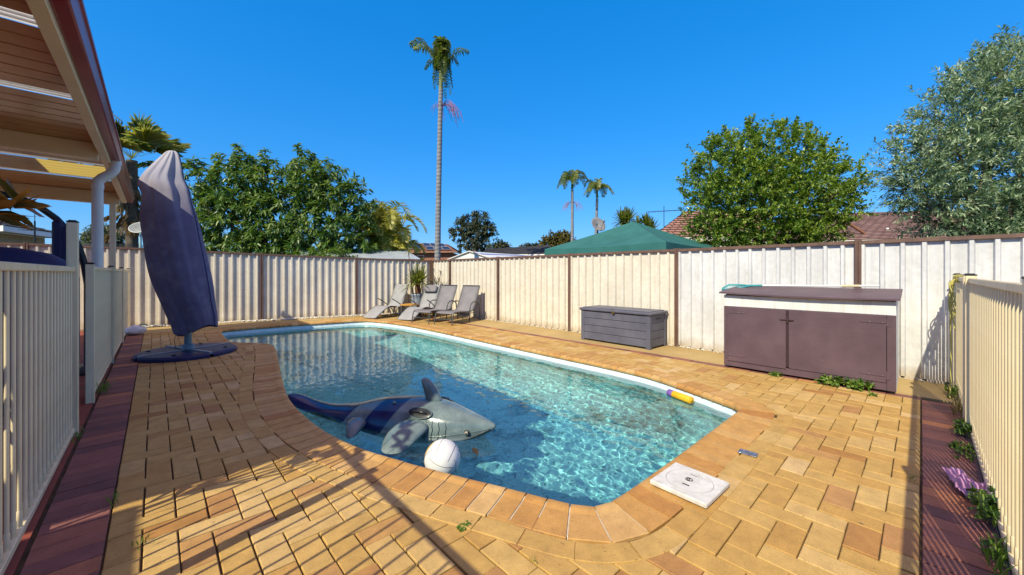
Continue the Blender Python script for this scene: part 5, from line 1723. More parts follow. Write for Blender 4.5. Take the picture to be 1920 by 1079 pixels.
def fan_palm():
    rng = np.random.default_rng(14)
    D = 15.5; b = gp(247, D)
    root = thing("fan_palm", "fan palm with a skirt of dead brown leaves behind the umbrella and patio post", "palm", (b[0], b[1], -.09))
    zt = 6.0
    mb = MB(); mb.tube([(0, 0, 0), (0, 0, 2.5), (0, 0, zt)], [.24, .2, .18], 14); mb.build("trunk", M_BARK, root)
    c0 = np.array([b[0], b[1], zt])
    def fan(V, F, T, a, e, pl, R, tone, spread=2.5, hang=.5, nseg=34):
        out = math.cos(a)*SR + math.sin(a)*SF
        d = unit((out*math.cos(e) + UP*math.sin(e))[None])[0]
        hub = c0 + d*pl + UP*(-.12*pl*pl)
        sd = unit(np.cross(d, UP)[None])[0]; nm = np.cross(sd, d)
        bb = len(V); w = sd*.014
        V += [c0-w, c0+w, hub-w*.7, hub+w*.7]; T += [tone]*4; F.append((bb, bb+1, bb+3, bb+2))
        for k in range(nseg):
            q = (k/(nseg-1)-.5)*spread
            dd = unit((d*math.cos(q) + sd*math.sin(q) - nm*.28*abs(q)**1.0*0 + nm*(.1 - .12*q*q) + rng.normal(0, .03, 3))[None])[0]
            L = R*(1-.1*q*q)*rng.uniform(.9, 1.08)
            p1 = hub + dd*L*.55
            p2 = p1 + unit((dd - UP*hang*rng.uniform(.6, 1.5))[None])[0]*L*.45
            ww = unit(np.cross(dd, nm)[None])[0]*L*.036
            bb = len(V); tn = float(np.clip(tone+rng.normal(0, .12), 0, 1))
            V += [hub, p1-ww, p1+ww, p1+nm*.0+dd*.01, p2]; T += [tn]*5
            F += [(bb, bb+1, bb+4, bb+4), (bb, bb+4, bb+2, bb+2)]
    V, F, T = [], [], []
    for k in range(34):
        a = rng.uniform(0, 6.283); e = rng.uniform(-.35, 1.35)
        fan(V, F, T, a, e, rng.uniform(.8, 1.4), rng.uniform(.8, 1.1), rng.uniform(.55, 1.0), hang=.6)
    build_mixed("crown", V, F, M_FROND, T, root)
    V, F, T = [], [], []
    for k in range(46):
        a = rng.uniform(0, 6.283); e = rng.uniform(-1.35, -.55)
        c0 = np.array([b[0], b[1], zt - rng.uniform(.2, 2.6)])
        fan(V, F, T, a, e, rng.uniform(.35, .8), rng.uniform(.5, .7), rng.uniform(.2, .8), 1.6, 1.4, 14)
    build_mixed("dead_skirt", V, F, M_DEAD, T, root)
fan_palm()

# ------------------------------------------------------------------ spiky plants
M_YUCCA = m_leaf("yucca_leaf", [(0, (.04, .07, .015)), (.5, (.11, .15, .03)), (1, (.32, .32, .08))], .3, .4)
def rosette(V, F, T, c, d, n, L, w, rng, tone=.5, lo=-.3, hi=1.45, bend=.25):
    d = unit(np.array(d, float)[None])[0]
    sx = unit(np.cross(d, np.array([.31, .77, .2]))[None])[0]; sy = np.cross(d, sx)
    for k in range(n):
        a = k*2.39996; e = lo + (hi-lo)*(k/n)**.8
        dr = unit((math.cos(e)*(math.cos(a)*sx + math.sin(a)*sy) + math.sin(e)*d + rng.normal(0, .06, 3))[None])[0]
        ll = L*rng.uniform(.75, 1.1)
        s = unit(np.cross(dr, UP + 1e-3)[None])[0]*w*.5
        p1 = c + dr*ll*.45; p2 = c + dr*ll*.8 - UP*ll*bend*.3*max(0, math.cos(e)); p3 = c + dr*ll - UP*ll*bend*max(0, math.cos(e))
        bb = len(V); tn = float(np.clip(tone+rng.normal(0, .18), 0, 1))
        V += [c-s*.6, c+s*.6, p1-s, p1+s, p2-s*.7, p2+s*.7, p3]; T += [tn]*7
        F += [(bb, bb+1, bb+3, bb+2), (bb+2, bb+3, bb+5, bb+4), (bb+4, bb+5, bb+6, bb+6)]

def potted_yucca():
    rng = np.random.default_rng(2)
    x, y = 6.15, 11.0
    root = thing("potted_yucca", "spiky green yucca in a grey blue glazed pot between two loungers", "potted plant", (x, y, .004))
    mb = MB(); mb.lathe([(.13, 0), (.14, .02), (.18, .25), (.205, .50), (.20, .62), (.215, .64), (.215, .69), (.185, .69), (.178, .62)], n=28, cap=False)
    mb.lathe([(.10, .0), (.14, .0)], n=28, cap=True); mb.build("pot", m_var("blue_grey_glaze", (.16, .20, .25), (.27, .31, .36), 4, .25, .03), root)
    mb = MB(); mb.lathe([(.0, .62), (.19, .62)], n=20, cap=False); mb.build("soil", m_var("soil", (.03, .02, .015), (.06, .045, .03), 20, .95), root)
    mb = MB(); P = np.array([x, y, 0])
    mb.tube([(0, 0, .6), (.01, .01, .85), (.0, .0, 1.05)], [.075, .085, .06], 12); mb.tube([(.02, -.02, .9), (.06, -.04, 1.1)], [.05, .04], 8)
    mb.tube([(-.10, .08, .62), (-.19, .17, 1.4), (-.205, .19, 2.0)], [.018, .013, .010], 8); mb.tube([(.05, .05, .62), (.02, .05, 1.55)], [.014, .01], 7); mb.tube([(.08, .0, .62), (.18, -.1, 1.52)], [.014, .01], 7)
    mb.build("stem", m_var("red_brown_stem", (.10, .04, .02), (.20, .09, .045), 18, .9, .4), root)
    V, F, T = [], [], []
    for c, n, L in (((0, 0, 1.05), 62, .62), ((.09, -.05, 1.08), 46, .55), ((-.07, .04, .98), 40, .6)):
        rosette(V, F, T, P+np.array(c), (c[0], c[1], 1), n, L, .05, rng, .72)
    rosette(V, F, T, P+np.array((-.205, .19, 2.0)), (0, 0, 1), 26, .26, .022, rng, .85, -.5, 1.4, .5)
    rosette(V, F, T, P+np.array((.02, .05, 1.55)), (0, 0, 1), 20, .20, .02, rng, .8, -.4, 1.3, .4); rosette(V, F, T, P+np.array((.18, -.1, 1.52)), (0, 0, 1), 18, .18, .018, rng, .8, -.4, 1.3, .4)
    build_mixed("leaves", V, F, M_YUCCA, T, root)
potted_yucca()

def dracaena():
    rng = np.random.default_rng(3)
    x, y = 6.55, 10.55
    root = thing("dracaena", "thin dark dracaena with small tufts behind the lounger with the pillow", "potted plant", (x, y, .004))
    mb = MB(); V, F, T = [], [], []; P = np.array([x, y, 0])
    for dx, dy, z in ((-.05, .08, 1.42), (.12, -.08, 1.35), (.1, .0, 1.12), (-.02, -.05, 1.0), (.16, -.12, .95)):
        mb.tube(curve_pts([(0, 0, .3), (dx*.4, dy*.4, z*.6), (dx, dy, z)], 3), .008, 6)
        rosette(V, F, T, P+np.array((dx, dy, z)), (dx*.5, dy*.5, 1), 22, .17, .014, rng, .4, -.9, 1.3, .3)
    mb.build("stem", M_BARK, root)
    mb = MB(); mb.lathe([(.11, 0), (.15, .3), (.16, .31), (.13, .31), (.12, .27)], n=22, cap=False); mb.lathe([(0, .27), (.12, .27)], n=22, cap=False)
    mb.build("pot", m_var("tan_pot", (.35, .24, .1), (.45, .32, .15), 6, .6), root)
    build_mixed("leaves", V, F, m_leaf("dark_strap", [(0, (.03, .035, .025)), (.5, (.07, .08, .05)), (1, (.2, .2, .12))], .2, .5), T, root)
dracaena()

for px, D, z, sd, lab in ((1178, 13.2, 3.05, 3, "spiky green yucca tuft above the left slope of the green canopy"), (1213, 13.6, 2.95, 7, "spiky yellow green yucca tuft just right of the canopy peak")):
    rng = np.random.default_rng(sd); b = gp(px, D)
    root = thing("yucca", lab, "yucca", (b[0], b[1], -.09))
    V, F, T = [], [], []; mb = MB()
    for k in range(4):
        c = np.array([b[0], b[1], z]) + SR*rng.uniform(-.3, .3) + SF*rng.uniform(-.2, .2) + UP*rng.uniform(-.2, .15)
        rosette(V, F, T, c, (rng.normal(0, .15), rng.normal(0, .15), 1), 60, .52, .045, rng, .6, -.5, 1.45, .12)
        mb.tube([(0, 0, 0), tuple(c-np.array(root.location))], [.06, .04], 8)
    mb.build("stem", M_BARK, root); build_mixed("leaves", V, F, M_YUCCA, T, root)

# ------------------------------------------------------------------ distant trees
M_GUM = m_leaf("gum_leaf", [(0, (.03, .045, .025)), (.5, (.065, .085, .045)), (1, (.16, .17, .10))], .2, .5)
s = 60/717
broadleaf("gum_tree", "open crowned gum tree far off beyond the white gabled shed", "tree", gp(888, 60), [((u-888)*s, 0, 1.36+(512-y)*s, r*s) for u, y, r in ((865, 428, 12), (880, 416, 13), (900, 414, 14), (914, 430, 10), (892, 436, 14), (860, 438, 10), (916, 444, 9), (880, 455, 12), (902, 452, 12), (870, 466, 9), (914, 464, 7))],
          330, 17, .55, .2, M_GUM, m_var("pale_bark", (.2, .17, .14), (.34, .3, .25), 3, .9), 51, .28, tl=.9, fwd=.5, droop=.5, kind=4, shell=.3, depth=.8)
for nm, lab, px, D, bl, n, m, sd in (
    ("rounded_tree", "olive brown rounded tree far off left of the green canopy", 1046, 50, ((1030, 458, 13), (1044, 452, 13), (1058, 452, 13), (1066, 462, 12), (1024, 466, 9), (1046, 466, 14)), 420, m_leaf("bronze_leaf", [(0, (.06, .065, .018)), (.5, (.13, .12, .03)), (1, (.26, .2, .06))], .3, .5), 52),
    ("small_tree", "small distant bush right of the gum tree above the shed roof", 938, 60, ((930, 470, 7), (938, 466, 8), (946, 469, 6)), 120, M_GUM, 53),
    ("sparse_tree", "sparse grey treetop far off left of the rounded bronze tree", 990, 60, ((984, 470, 6), (992, 467, 6), (1002, 466, 5), (1009, 462, 5)), 70, M_GUM, 54),
    ("pale_tree", "pale distant treetop seen through the gap beside the patio downpipe", 196, 26, ((180, 445, 13), (196, 440, 15), (212, 447, 14), (166, 452, 9)), 420, m_leaf("pale_leaf", [(0, (.06, .08, .06)), (.5, (.13, .16, .12)), (1, (.3, .32, .26))], .3, .5), 55)):
    s = D/717
    broadleaf(nm, lab, "tree", gp(px, D), [((u-px)*s, 0, 1.36+(512-y)*s, r*s) for u, y, r in bl], n, 13, .5*D/55, .2*D/55, m, M_BARK, sd, .2, tl=.7*D/55, kind=4, shell=.3)

# ------------------------------------------------------------------ weeds along the edges
M_WEED = m_leaf("weed_leaf", [(0, (.05, .11, .02)), (.5, (.12, .22, .03)), (1, (.27, .36, .08))], .4, .45)
M_DRY = m_leaf("dry_weed", [(0, (.12, .10, .03)), (.6, (.30, .24, .09)), (1, (.45, .36, .16))], .3, .6)
def weed(lab, x, y, sx, sy, h, n, ll, seed, mat=None, grp="weeds growing along the paving edges", grass=False):
    rng = np.random.default_rng(seed)
    root = thing("weed", lab, "weed", (x, y, 0), group=grp)
    if grass:
        k = n; B = np.stack([x+rng.normal(0, sx, k), y+rng.normal(0, sy, k), np.zeros(k)], 1)
        D = unit(np.stack([rng.normal(0, .45, k), rng.normal(0, .45, k), np.ones(k)], 1))
        V, F, T = leaf_mesh(B, D, unit(rng.normal(0, 1, (k, 3))), h*rng.uniform(.5, 1.1, k), np.full(k, ll*.09), np.clip(rng.normal(.5, .25, k), 0, 1), .25, 6)
    else:
        P = np.stack([x+rng.uniform(-sx, sx, n), y+rng.uniform(-sy, sy, n), rng.uniform(0, h*.55, n)], 1)
        D = unit(np.stack([rng.normal(0, .6, n), rng.normal(0, .6, n), np.full(n, .8)], 1))
        V, F, T = crown_from_twigs(P, D, np.full(n, h*.5), 7, ll, ll*.55, rng, .5, .2, .4, 6, .15, .25)
    V[:, 2] = np.maximum(V[:, 2], .003)
    np_mesh("leaves", local(V, root), F, mat or M_WEED, T, root)
weed("leafy weed spreading along the foot of the brown cabinet below the right door", 5.99, .62, .05, .22, .11, 60, .055, 1)
weed("tiny weed at the foot of the brown cabinet below the left door", 5.97, 1.30, .03, .07, .05, 14, .035, 2)
weed("small weed in the joints in front of the cabinet's right corner", 5.80, .36, .03, .04, .03, 8, .03, 3)
weed("large leafy weed at the right fence foot beside the pink cloth", 3.36, -.265, .13, .03, .14, 44, .045, 4)
weed("second, smaller leafy weed at the right fence foot, nearer the camera than the pink cloth", 2.95, -.26, .09, .02, .08, 14, .035, 5)
weed("dry yellow green clump at the right fence foot between the pink cloth and the cabinet", 4.95, -.25, .10, .025, .12, 30, .045, 6)
weed("tangled weed in the corner below the knotted rope", 6.45, -.23, .18, .03, .10, 36, .035, 7)
weed("grassy clump at the right fence foot just below the rope's end", 5.75, -.25, .22, .02, .14, 70, .09, 8, M_DRY, grass=True)
weed("low weeds trailing over the dark bricks midway along the right fence", 4.45, -.22, .16, .04, .05, 22, .035, 9)
weed("thin grass at the near end of the right fence foot", 2.75, -.245, .2, .02, .13, 60, .09, 10, grass=True)
weed("grass tuft at the foot of the left fence just past the open gap", -.45, 6.35, .05, .12, .12, 60, .1, 11, grass=True)
weed("weed tuft between dark bricks and fence near the open gap at left", -.465, 4.75, .015, .08, .07, 24, .07, 12, grass=True)
weed("small weed on the line between dark and tan bricks at left", -.18, 3.25, .012, .05, .06, 16, .06, 13, grass=True)
weed("tiny weed between tan bricks in the lower left sunlit patch", -.045, 2.66, .012, .03, .06, 14, .06, 14, grass=True)
weed("weed tuft at the very bottom left corner below the near fence", -.48, 2.42, .04, .07, .10, 30, .04, 15)
weed("tiny green moss line beside the coping course in the foreground", 1.21, 1.67, .035, .02, .012, 14, .016, 16)
weed("tiny weed beside the pale brick at the near pool corner", 1.31, 1.24, .012, .012, .025, 10, .03, 17, grass=True)
weed("small weed on the dark border near the right edge", 3.62, .045, .02, .012, .035, 12, .05, 18, grass=True)

def leaf_litter():
    rng = np.random.default_rng(6); k = 90
    x = rng.uniform(-.1, 6.8, k); y = rng.uniform(0.1, 9, k)
    P = np.stack([x, y], 1); d = dist_to_pool(P); ok = d > .02
    P = P[ok]; k = len(P)
    a = rng.uniform(0, 6.28, k)
    B = np.stack([P[:, 0], P[:, 1], np.full(k, .009)], 1)
    D = np.stack([np.cos(a), np.sin(a), rng.uniform(0, .12, k)], 1)
    V, F, T = leaf_mesh(B, unit(D), np.tile(UP, (k, 1)), rng.uniform(.012, .03, k), rng.uniform(.005, .011, k), rng.uniform(0, 1, k), .1, 6)
    o = np_mesh("leaf_litter", V, F, M_DEAD, T); tag(o, "tiny dry leaves and specks lying about on the paving", "leaf litter", kind="stuff")
leaf_litter()
def floating_leaf():
    root = thing("fallen_leaf", "curled dark leaf drifting in the shaded water right of the ball", "leaf", (1.94, 2.52, -.118), 1.2)
    V, F, T = leaf_mesh(np.array([[-.08, 0, 0]]), np.array([[1., 0, .05]]), np.array([[0, .2, 1.]]), np.array([.17]), np.array([.05]), np.array([.3]), .08, 6)
    np_mesh("blade", V, F, m_leaf("brown_leaf", [(0, (.03, .02, .012)), (1, (.08, .05, .03))], .1, .6), T, root)
floating_leaf()
# ------------------------------------------------------------------ beyond the fences
def tiles(name, c1, c2, lo=.5):
    t = NT(name)
    br = t.n("ShaderNodeTexBrick", Scale=1.0)
    br.inputs['Color1'].default_value = (*c1, 1); br.inputs['Color2'].default_value = (*c2, 1); br.inputs['Mortar'].default_value = (*lerp3(c1, (0, 0, 0), .6), 1)
    br.inputs['Mortar Size'].default_value = .03; br.inputs['Brick Width'].default_value = .3; br.inputs['Row Height'].default_value = .33
    t.l(t.n("ShaderNodeAttribute", _attribute_name="uvw").outputs['Vector'], br.inputs['Vector'])
    spk = t.ramp(t.noise(6, 6, .7), [(.35, (.7, .7, .7)), (.7, (1.25, 1.2, 1.15))])
    return t.done(t.bsdf(t.mix(1.0, br.outputs[0], spk, 'MULTIPLY'), .8, 0, .3, t.bump(br.outputs['Fac'], .6, .02)))

def quad_roof(root, name, mat, quads, origin, thick=.05):
    """each quad = 4 world points (eave a, eave b, ridge b, ridge a); tiles laid in courses"""
    mb = MB(); uvw = []
    o = Vector(origin)
    for q in quads:
        p = [Vector(v) for v in q]
        n = (p[1]-p[0]).cross(p[3]-p[0]).normalized()
        if n.z < 0: n = -n
        ex = (p[1]-p[0]).normalized(); L = max((p[3]-p[0]).length, .1); rows = max(2, int(L/.33))
        for r in range(rows):
            a0, b0 = p[0].lerp(p[3], r/rows), p[1].lerp(p[2], r/rows)
            a1, b1 = p[0].lerp(p[3], (r+1)/rows), p[1].lerp(p[2], (r+1)/rows)
            vs = [a0 + n*(thick+.03), b0 + n*(thick+.03), b1 + n*thick, a1 + n*thick, a0 + n*(thick-.02), b0 + n*(thick-.02)]
            mb.add([tuple(v-o) for v in vs], [(0, 1, 2, 3), (4, 5, 1, 0)])
            for v, rr in zip(vs, (r, r, r+1, r+1, r, r)): uvw.append(((v-p[0]).dot(ex), rr*.33+.001, 0))
    ob = mb.build(name, mat, root, fixn=False)
    at = ob.data.attributes.new("uvw", 'FLOAT_VECTOR', 'POINT'); at.data.foreach_set('vector', np.array(uvw, dtype=np.float32).ravel())
    return ob

def ray(px, py, D):
    X = (px-960)/717*D
    return Vector((X*.7305 + D*.6829, -X*.6828 + D*.7307, 1.36-(py-512)/717*D))

M_FASC = m_var("white_fascia", (.62, .6, .55), (.72, .7, .66), 4, .5)
M_RBRICK = m_var("red_brick_wall", (.24, .09, .055), (.34, .15, .09), 9, .85, .3)

# green gazebo
def gazebo():
    c = Vector((9.65, 5.42, 0))
    root = thing("gazebo", "dark green canopy tent with a peaked roof just behind the cream fence", "gazebo", c)
    g = m_var("green_canvas", (.022, .115, .108), (.034, .15, .14), 2.5, .75, .15, spec=.3)
    h = 1.72; ze, za = 2.02, 2.78
    cor = [(-h, -h), (h, -h), (h, h), (-h, h)]
    mb = MB(); n = 10
    for (ax, ay), (bx, by) in zip(cor, cor[1:]+cor[:1]):
        vs = []; fs = []
        for i in range(n+1):
            u = i/n
            for j in range(n+1):
                v = j/n
                x = (ax+(bx-ax)*u)*(1-v); y = (ay+(by-ay)*u)*(1-v)
                sag = -.05*math.sin(math.pi*u)*math.sin(math.pi*v*.9)-.02*math.sin(math.pi*v)
                vs.append((x, y, ze + (za-ze)*v + sag - .035*math.sin(math.pi*u)*(1-v)))
        for i in range(n):
            for j in range(n): fs.append((i*(n+1)+j, (i+1)*(n+1)+j, (i+1)*(n+1)+j+1, i*(n+1)+j+1))
        mb.add(vs, fs, smooth=True)
    mb.build("canopy", g, root, fixn=False)
    mb = MB()
    for (ax, ay), (bx, by) in zip(cor, cor[1:]+cor[:1]):
        vs = []
        for i in range(n+1):
            u = i/n; x, y = ax+(bx-ax)*u, ay+(by-ay)*u
            z = ze - .035*math.sin(math.pi*u)
            vs += [(x*1.003, y*1.003, z+.004), (x*1.008, y*1.008, z-.22+.05*math.sin(math.pi*u))]
        mb.add(vs, [(2*i, 2*i+2, 2*i+3, 2*i+1) for i in range(n)], smooth=True)
    mb.build("valance", g, root, fixn=False)
    for x, y in cor:
        mb = MB(); mb.box((x*.985-.025, y*.985-.025, -.09), (x*.985+.025, y*.985+.025, ze-.03)); mb.build("leg", M_WHITE, root)
    for x0, x1 in ((cor[0], cor[1]), (cor[3], cor[0])):
        mb = MB(); mb.tube(curve_pts([(x0[0]*.97, x0[1]*.97, ze-.27), ((x0[0]+x1[0])*.485, (x0[1]+x1[1])*.485, ze-.16), (x1[0]*.97, x1[1]*.97, ze-.27)], 6), .018, 8); mb.build("truss_bar", M_WHITE, root)
gazebo()

def dish():
    c = Vector((11.9, 8.12, 0))
    root = thing("satellite_dish", "grey satellite dish on a pole poking above the green canopy", "satellite dish", (c.x, c.y, -.09))
    m = m_var("dish_grey", (.17, .17, .18), (.24, .24, .25), 6, .6)
    mb = MB(); mb.tube([(0, 0, 0), (0, 0, 3.05)], .03, 8); mb.build("pole", m, root)
    ax = Vector((-.35, -.75, .45)).normalized()
    q = ax.to_track_quat('Z', 'Y').to_matrix()
    ctr = Vector((.0, 0, 3.2))
    rings = []
    for r, d in ((.02, 0), (.12, .01), (.22, .035), (.30, .07)): rings.append([ctr + q @ Vector((r*.92*math.cos(2*math.pi*k/28), r*math.sin(2*math.pi*k/28), d)) for k in range(28)])
    mb = MB(); mb.loft(rings, cap=False); o = mb.build("reflector", m, root); md = o.modifiers.new("t", 'SOLIDIFY'); md.thickness = .012
    f = ctr + q @ Vector((0, -.12, .42))
    mb = MB(); mb.tube([ctr + q @ Vector((0, -.29, .06)), f], .012, 6); mb.ball(f, .045, n=10, m=8); mb.build("receiver_arm", m, root)
dish()

# tiled house to the right, behind the round tree and the olive
def tiled_house():
    root = thing("tiled_house", "house with a mottled brown red tiled roof behind the round tree", "house", (20, 4, 0))
    T1 = tiles("old_red_tile", (.30, .15, .115), (.44, .25, .20))
    o = (20, 4, 0)
    # main hip roof: eave runs along the view's left-right, ridge behind it
    e0, e1 = ray(1222, 446, 15.2), ray(1420, 440, 14.6); r0, r1 = ray(1286, 397, 18.0), ray(1440, 394, 17.6)
    e0.z = e1.z = 2.72; r0.z = r1.z = 4.22
    f0, f1 = ray(1340, 440, 15.0), ray(1960, 440, 12.2); f0.z = f1.z = 2.50
    g0, g1 = ray(1560, 412, 17.6), ray(2000, 400, 16.0); g0.z = g1.z = 4.05
    hip = ray(1228, 410, 20.4); hip.z = 2.72
    quad_roof(root, "roof", T1, [(e0, e1, r1, r0), (hip, e0, r0, r0+Vector((.05, .05, 0)))], o)
    quad_roof(root, "roof", tiles("old_purple_tile", (.32, .19, .18), (.44, .29, .27)), [(f0, f1, g1, g0)], o)
    mb = MB()
    for a, b in ((e0, e1), (f0, f1)):
        d = (b-a).normalized(); nn = Vector((d.y, -d.x, 0))
        if nn.dot(Vector((-.68, -.73, 0))) < 0: nn = -nn
        vs = [a, b, b+nn*.05, a+nn*.05]
        pts = [tuple(v - Vector(o) + Vector((0, 0, z))) for z in (-.14, .03) for v in vs]
        mb.add(pts, [(0, 3, 2, 1), (4, 5, 6, 7), (0, 1, 5, 4), (1, 2, 6, 5), (2, 3, 7, 6), (3, 0, 4, 7)])
    mb.build("gutter", M_FASC, root)
    mb = MB()
    for a, b, bk in ((e0, e1, .55), (f0, f1, .6)):
        back = Vector((.6829, .7307, 0))*bk
        a2, b2 = a+back, b+back
        pts = [tuple(v-Vector(o)) for v in (Vector((a2.x, a2.y, -.1)), Vector((b2.x, b2.y, -.1)), Vector((b2.x, b2.y, b.z-.05)), Vector((a2.x, a2.y, a.z-.05)))]
        mb.add(pts, [(0, 1, 2, 3)])
    mb.build("wall", M_RBRICK, root)
    p = ray(1664, 447, 14.6); p2 = p.copy()
    mb = MB(); mb.tube([(p.x-o[0], p.y-o[1], 2.6), (p.x-o[0], p.y-o[1], 3.08)], .045, 10); mb.build("vent_pipe", M_WHITE, root)
    a, b = ray(1572, 424, 14.4), ray(1618, 452, 14.0)
    mb = MB(); d = b-a
    for off, w in ((0, .0),):
        mb.tube([tuple(ray(1570, 432, 14.3)-Vector(o)), tuple(ray(1592, 420, 14.3)-Vector(o)), tuple(ray(1640, 450, 14.2)-Vector(o))], .05, 6)
    mb.build("gable_trim", m_var("brown_timber", (.16, .07, .035), (.25, .12, .06), 9, .7), root)
tiled_house()

def tv_antenna():
    p = ray(1245, 397, 17.4)
    root = thing("tv_antenna", "thin dark television antenna over the ridge of the tiled roof", "antenna", (p.x, p.y, 3.4))
    mb = MB(); mb.tube([(0, 0, 0), (0, 0, p.z-3.4+.25)], .016, 6); mb.build("mast", M_CAP, root)
    d = Vector((SR[0], SR[1], .06)).normalized(); z = p.z-3.4+.02
    mb = MB(); mb.tube([Vector((0, 0, z))-d*.75, Vector((0, 0, z))+d*.85], .014, 6)
    for k in range(11):
        c = Vector((0, 0, z)) + d*(-.7+.145*k); L = .16+.012*k
        mb.tube([c-Vector((SF[0], SF[1], 0))*L*.5-Vector((0, 0, .05)), c+Vector((SF[0], SF[1], 0))*L*.5+Vector((0, 0, .05))], .008, 5)
    mb.build("boom", M_CAP, root)
tv_antenna()

# brick house with solar panels, far behind the corner
def solar_house():
    D = 36.0
    a = ray(728, 472, D); b = ray(857, 474, D-1.0)
    root = thing("solar_house", "two storey brick house with blue solar panels on its orange tiled roof", "house", (a.x, a.y, 0))
    o = Vector((a.x, a.y, 0))
    ez = 3.25; rz_ = 4.35
    E0, E1 = Vector((a.x, a.y, ez)), Vector((b.x, b.y, ez))
    bk = Vector((SF[0], SF[1], 0))
    R0, R1 = ray(735, 0, D+4.0), ray(838, 0, D+3.2); R0.z = rz_+.15; R1.z = rz_-.1
    Tm = tiles("orange_tile", (.33, .13, .07), (.42, .19, .11))
    quad_roof(root, "roof", Tm, [(E0, E1, R1, R0), (E1, E1+bk*6, R1+bk*.1, R1)], o)
    mb = MB()
    A0, A1 = E0+bk*.45, E1+bk*.45-Vector((SR[0], SR[1], 0))*.5
    def q(p, z): return tuple(Vector((p.x, p.y, z))-o)
    mb.add([q(A0, -.1), q(A1, -.1), q(A1, ez-.02), q(A0, ez-.02), q(A1+bk*6, -.1), q(A1+bk*6, ez-.02)], [(0, 1, 2, 3), (1, 4, 5, 2)])
    mb.build("wall", M_RBRICK, root)
    mb = MB(); d = (E1-E0).normalized()
    mb.tube([E0-o, E1-o], .07, 6); mb.tube([E1-o, E1+bk*6-o], .07, 6); mb.build("gutter", m_var("brown_gutter", (.2, .1, .06), (.28, .15, .1), 5, .5), root)
    wm = m_var("window_glass", (.03, .05, .07), (.06, .09, .12), 3, .12, 0, spec=.8)
    def win(px, w, z0, z1):
        c = ray(px, 480, D); t = (Vector((c.x, c.y, 0))-Vector((A0.x, A0.y, 0))).dot(d); p = Vector((A0.x, A0.y, 0))+d*t-bk*.03
        mb = MB()
        mb.add([tuple(p-d*w-o+Vector((0, 0, z0))), tuple(p+d*w-o+Vector((0, 0, z0))), tuple(p+d*w-o+Vector((0, 0, z1))), tuple(p-d*w-o+Vector((0, 0, z1)))], [(0, 1, 2, 3)])
        wn_ = mb.build("window", wm, root)
        mb = MB(); P = [p+d*x-bk*.03-o+Vector((0, 0, z)) for x, z in ((-w, z0), (w, z0), (w, z1), (-w, z1))]
        mb.tube(P, .035, 4, closed=True, smooth=False); mb.tube([p-bk*.03-o+Vector((0, 0, z0)), p-bk*.03-o+Vector((0, 0, z1))], .03, 4, smooth=False)
        mb.build("frame", M_WHITE, wn_)
    win(783, .62, 2.05, 3.0)
    # panels lie on the slope
    pm = m_var("solar_glass", (.010, .018, .055), (.018, .032, .09), 3, .5, 0, spec=.2)
    def panel(u0, u1, v0, v1):
        P = []
        for u, v in ((u0, v0), (u1, v0), (u1, v1), (u0, v1)):
            p = (E0.lerp(E1, u)).lerp(R0.lerp(R1, u), v); P.append(p)
        n = (P[1]-P[0]).cross(P[3]-P[0]).normalized(); n = n if n.z > 0 else -n
        mb = MB(); mb.add([tuple(p+n*.12-o) for p in P]+[tuple(p+n*.17-o) for p in P], [(0, 3, 2, 1), (4, 5, 6, 7), (0, 1, 5, 4), (1, 2, 6, 5), (2, 3, 7, 6), (3, 0, 4, 7)])
        s_ = mb.build("solar_panel", pm, root)
        mb = MB(); mb.tube([p+n*.175-o for p in P], .014, 4, closed=True, smooth=False); mb.build("frame", m_var('alu_frame', (.3, .31, .33), (.4, .41, .43), 5, .5), s_)
    for k in range(3): panel(.17+.115*k, .265+.115*k, .22, .78)
    for k in range(3):
        panel(.58+.125*k, .69+.125*k, .12, .48); panel(.56+.125*k, .67+.125*k, .52, .9)
    mb = MB(); c = R0.lerp(R1, .22)-o; mb.box((c.x-.35, c.y-.3, c.z-.5), (c.x+.35, c.y+.3, c.z+.45)); mb.build("chimney", M_RBRICK, root)
solar_house()

def gable_shed():
    pk, D = ray(880, 472, 25), 25
    root = thing("gabled_shed", "white gabled shed roof low behind the cream fence near the corner", "shed", (pk.x, pk.y, -.09))
    o = Vector((pk.x, pk.y, 0))
    w = m_var("white_steel", (.66, .66, .64), (.76, .76, .75), 3, .4)
    L = ray(836, 489, 25.5); R = ray(934, 489, 24.5); back = Vector((.985, .17, 0))*7.0
    mb = MB()
    P = [L, pk, R]; Q = [p+back for p in P]
    def lv(v): return tuple(v-o)
    mb.add([lv(L), lv(pk), lv(pk+back), lv(L+back)], [(0, 1, 2, 3)]); mb.add([lv(pk), lv(R), lv(R+back), lv(pk+back)], [(0, 1, 2, 3)])
    ob = mb.build("roof", w, root, fixn=False); md = ob.modifiers.new("t", 'SOLIDIFY'); md.thickness = .05
    for v in (root,): pass
    mb = MB(); f = Vector((SF[0], SF[1], 0))*.02
    mb.add([lv(L+f+Vector((0, 0, -2.2))), lv(R+f+Vector((0, 0, -2.2))), lv(R+f+Vector((0, 0, -.03))), lv(pk+f+Vector((0, 0, -.05))), lv(L+f+Vector((0, 0, -.03)))], [(0, 1, 2, 3, 4)]); mb.build("gable_wall", M_WHITE, root, fixn=False)
    mb = MB(); g = Vector((SF[0], SF[1], 0))*-.04
    mb.tube([L+g-o, pk+g-o, R+g-o], .06, 4, smooth=False); mb.build("barge_board", m_var("grey_trim", (.5, .5, .47), (.6, .6, .57), 4, .5), root)
    for ch in root.children: ch.location.z += .09
gable_shed()

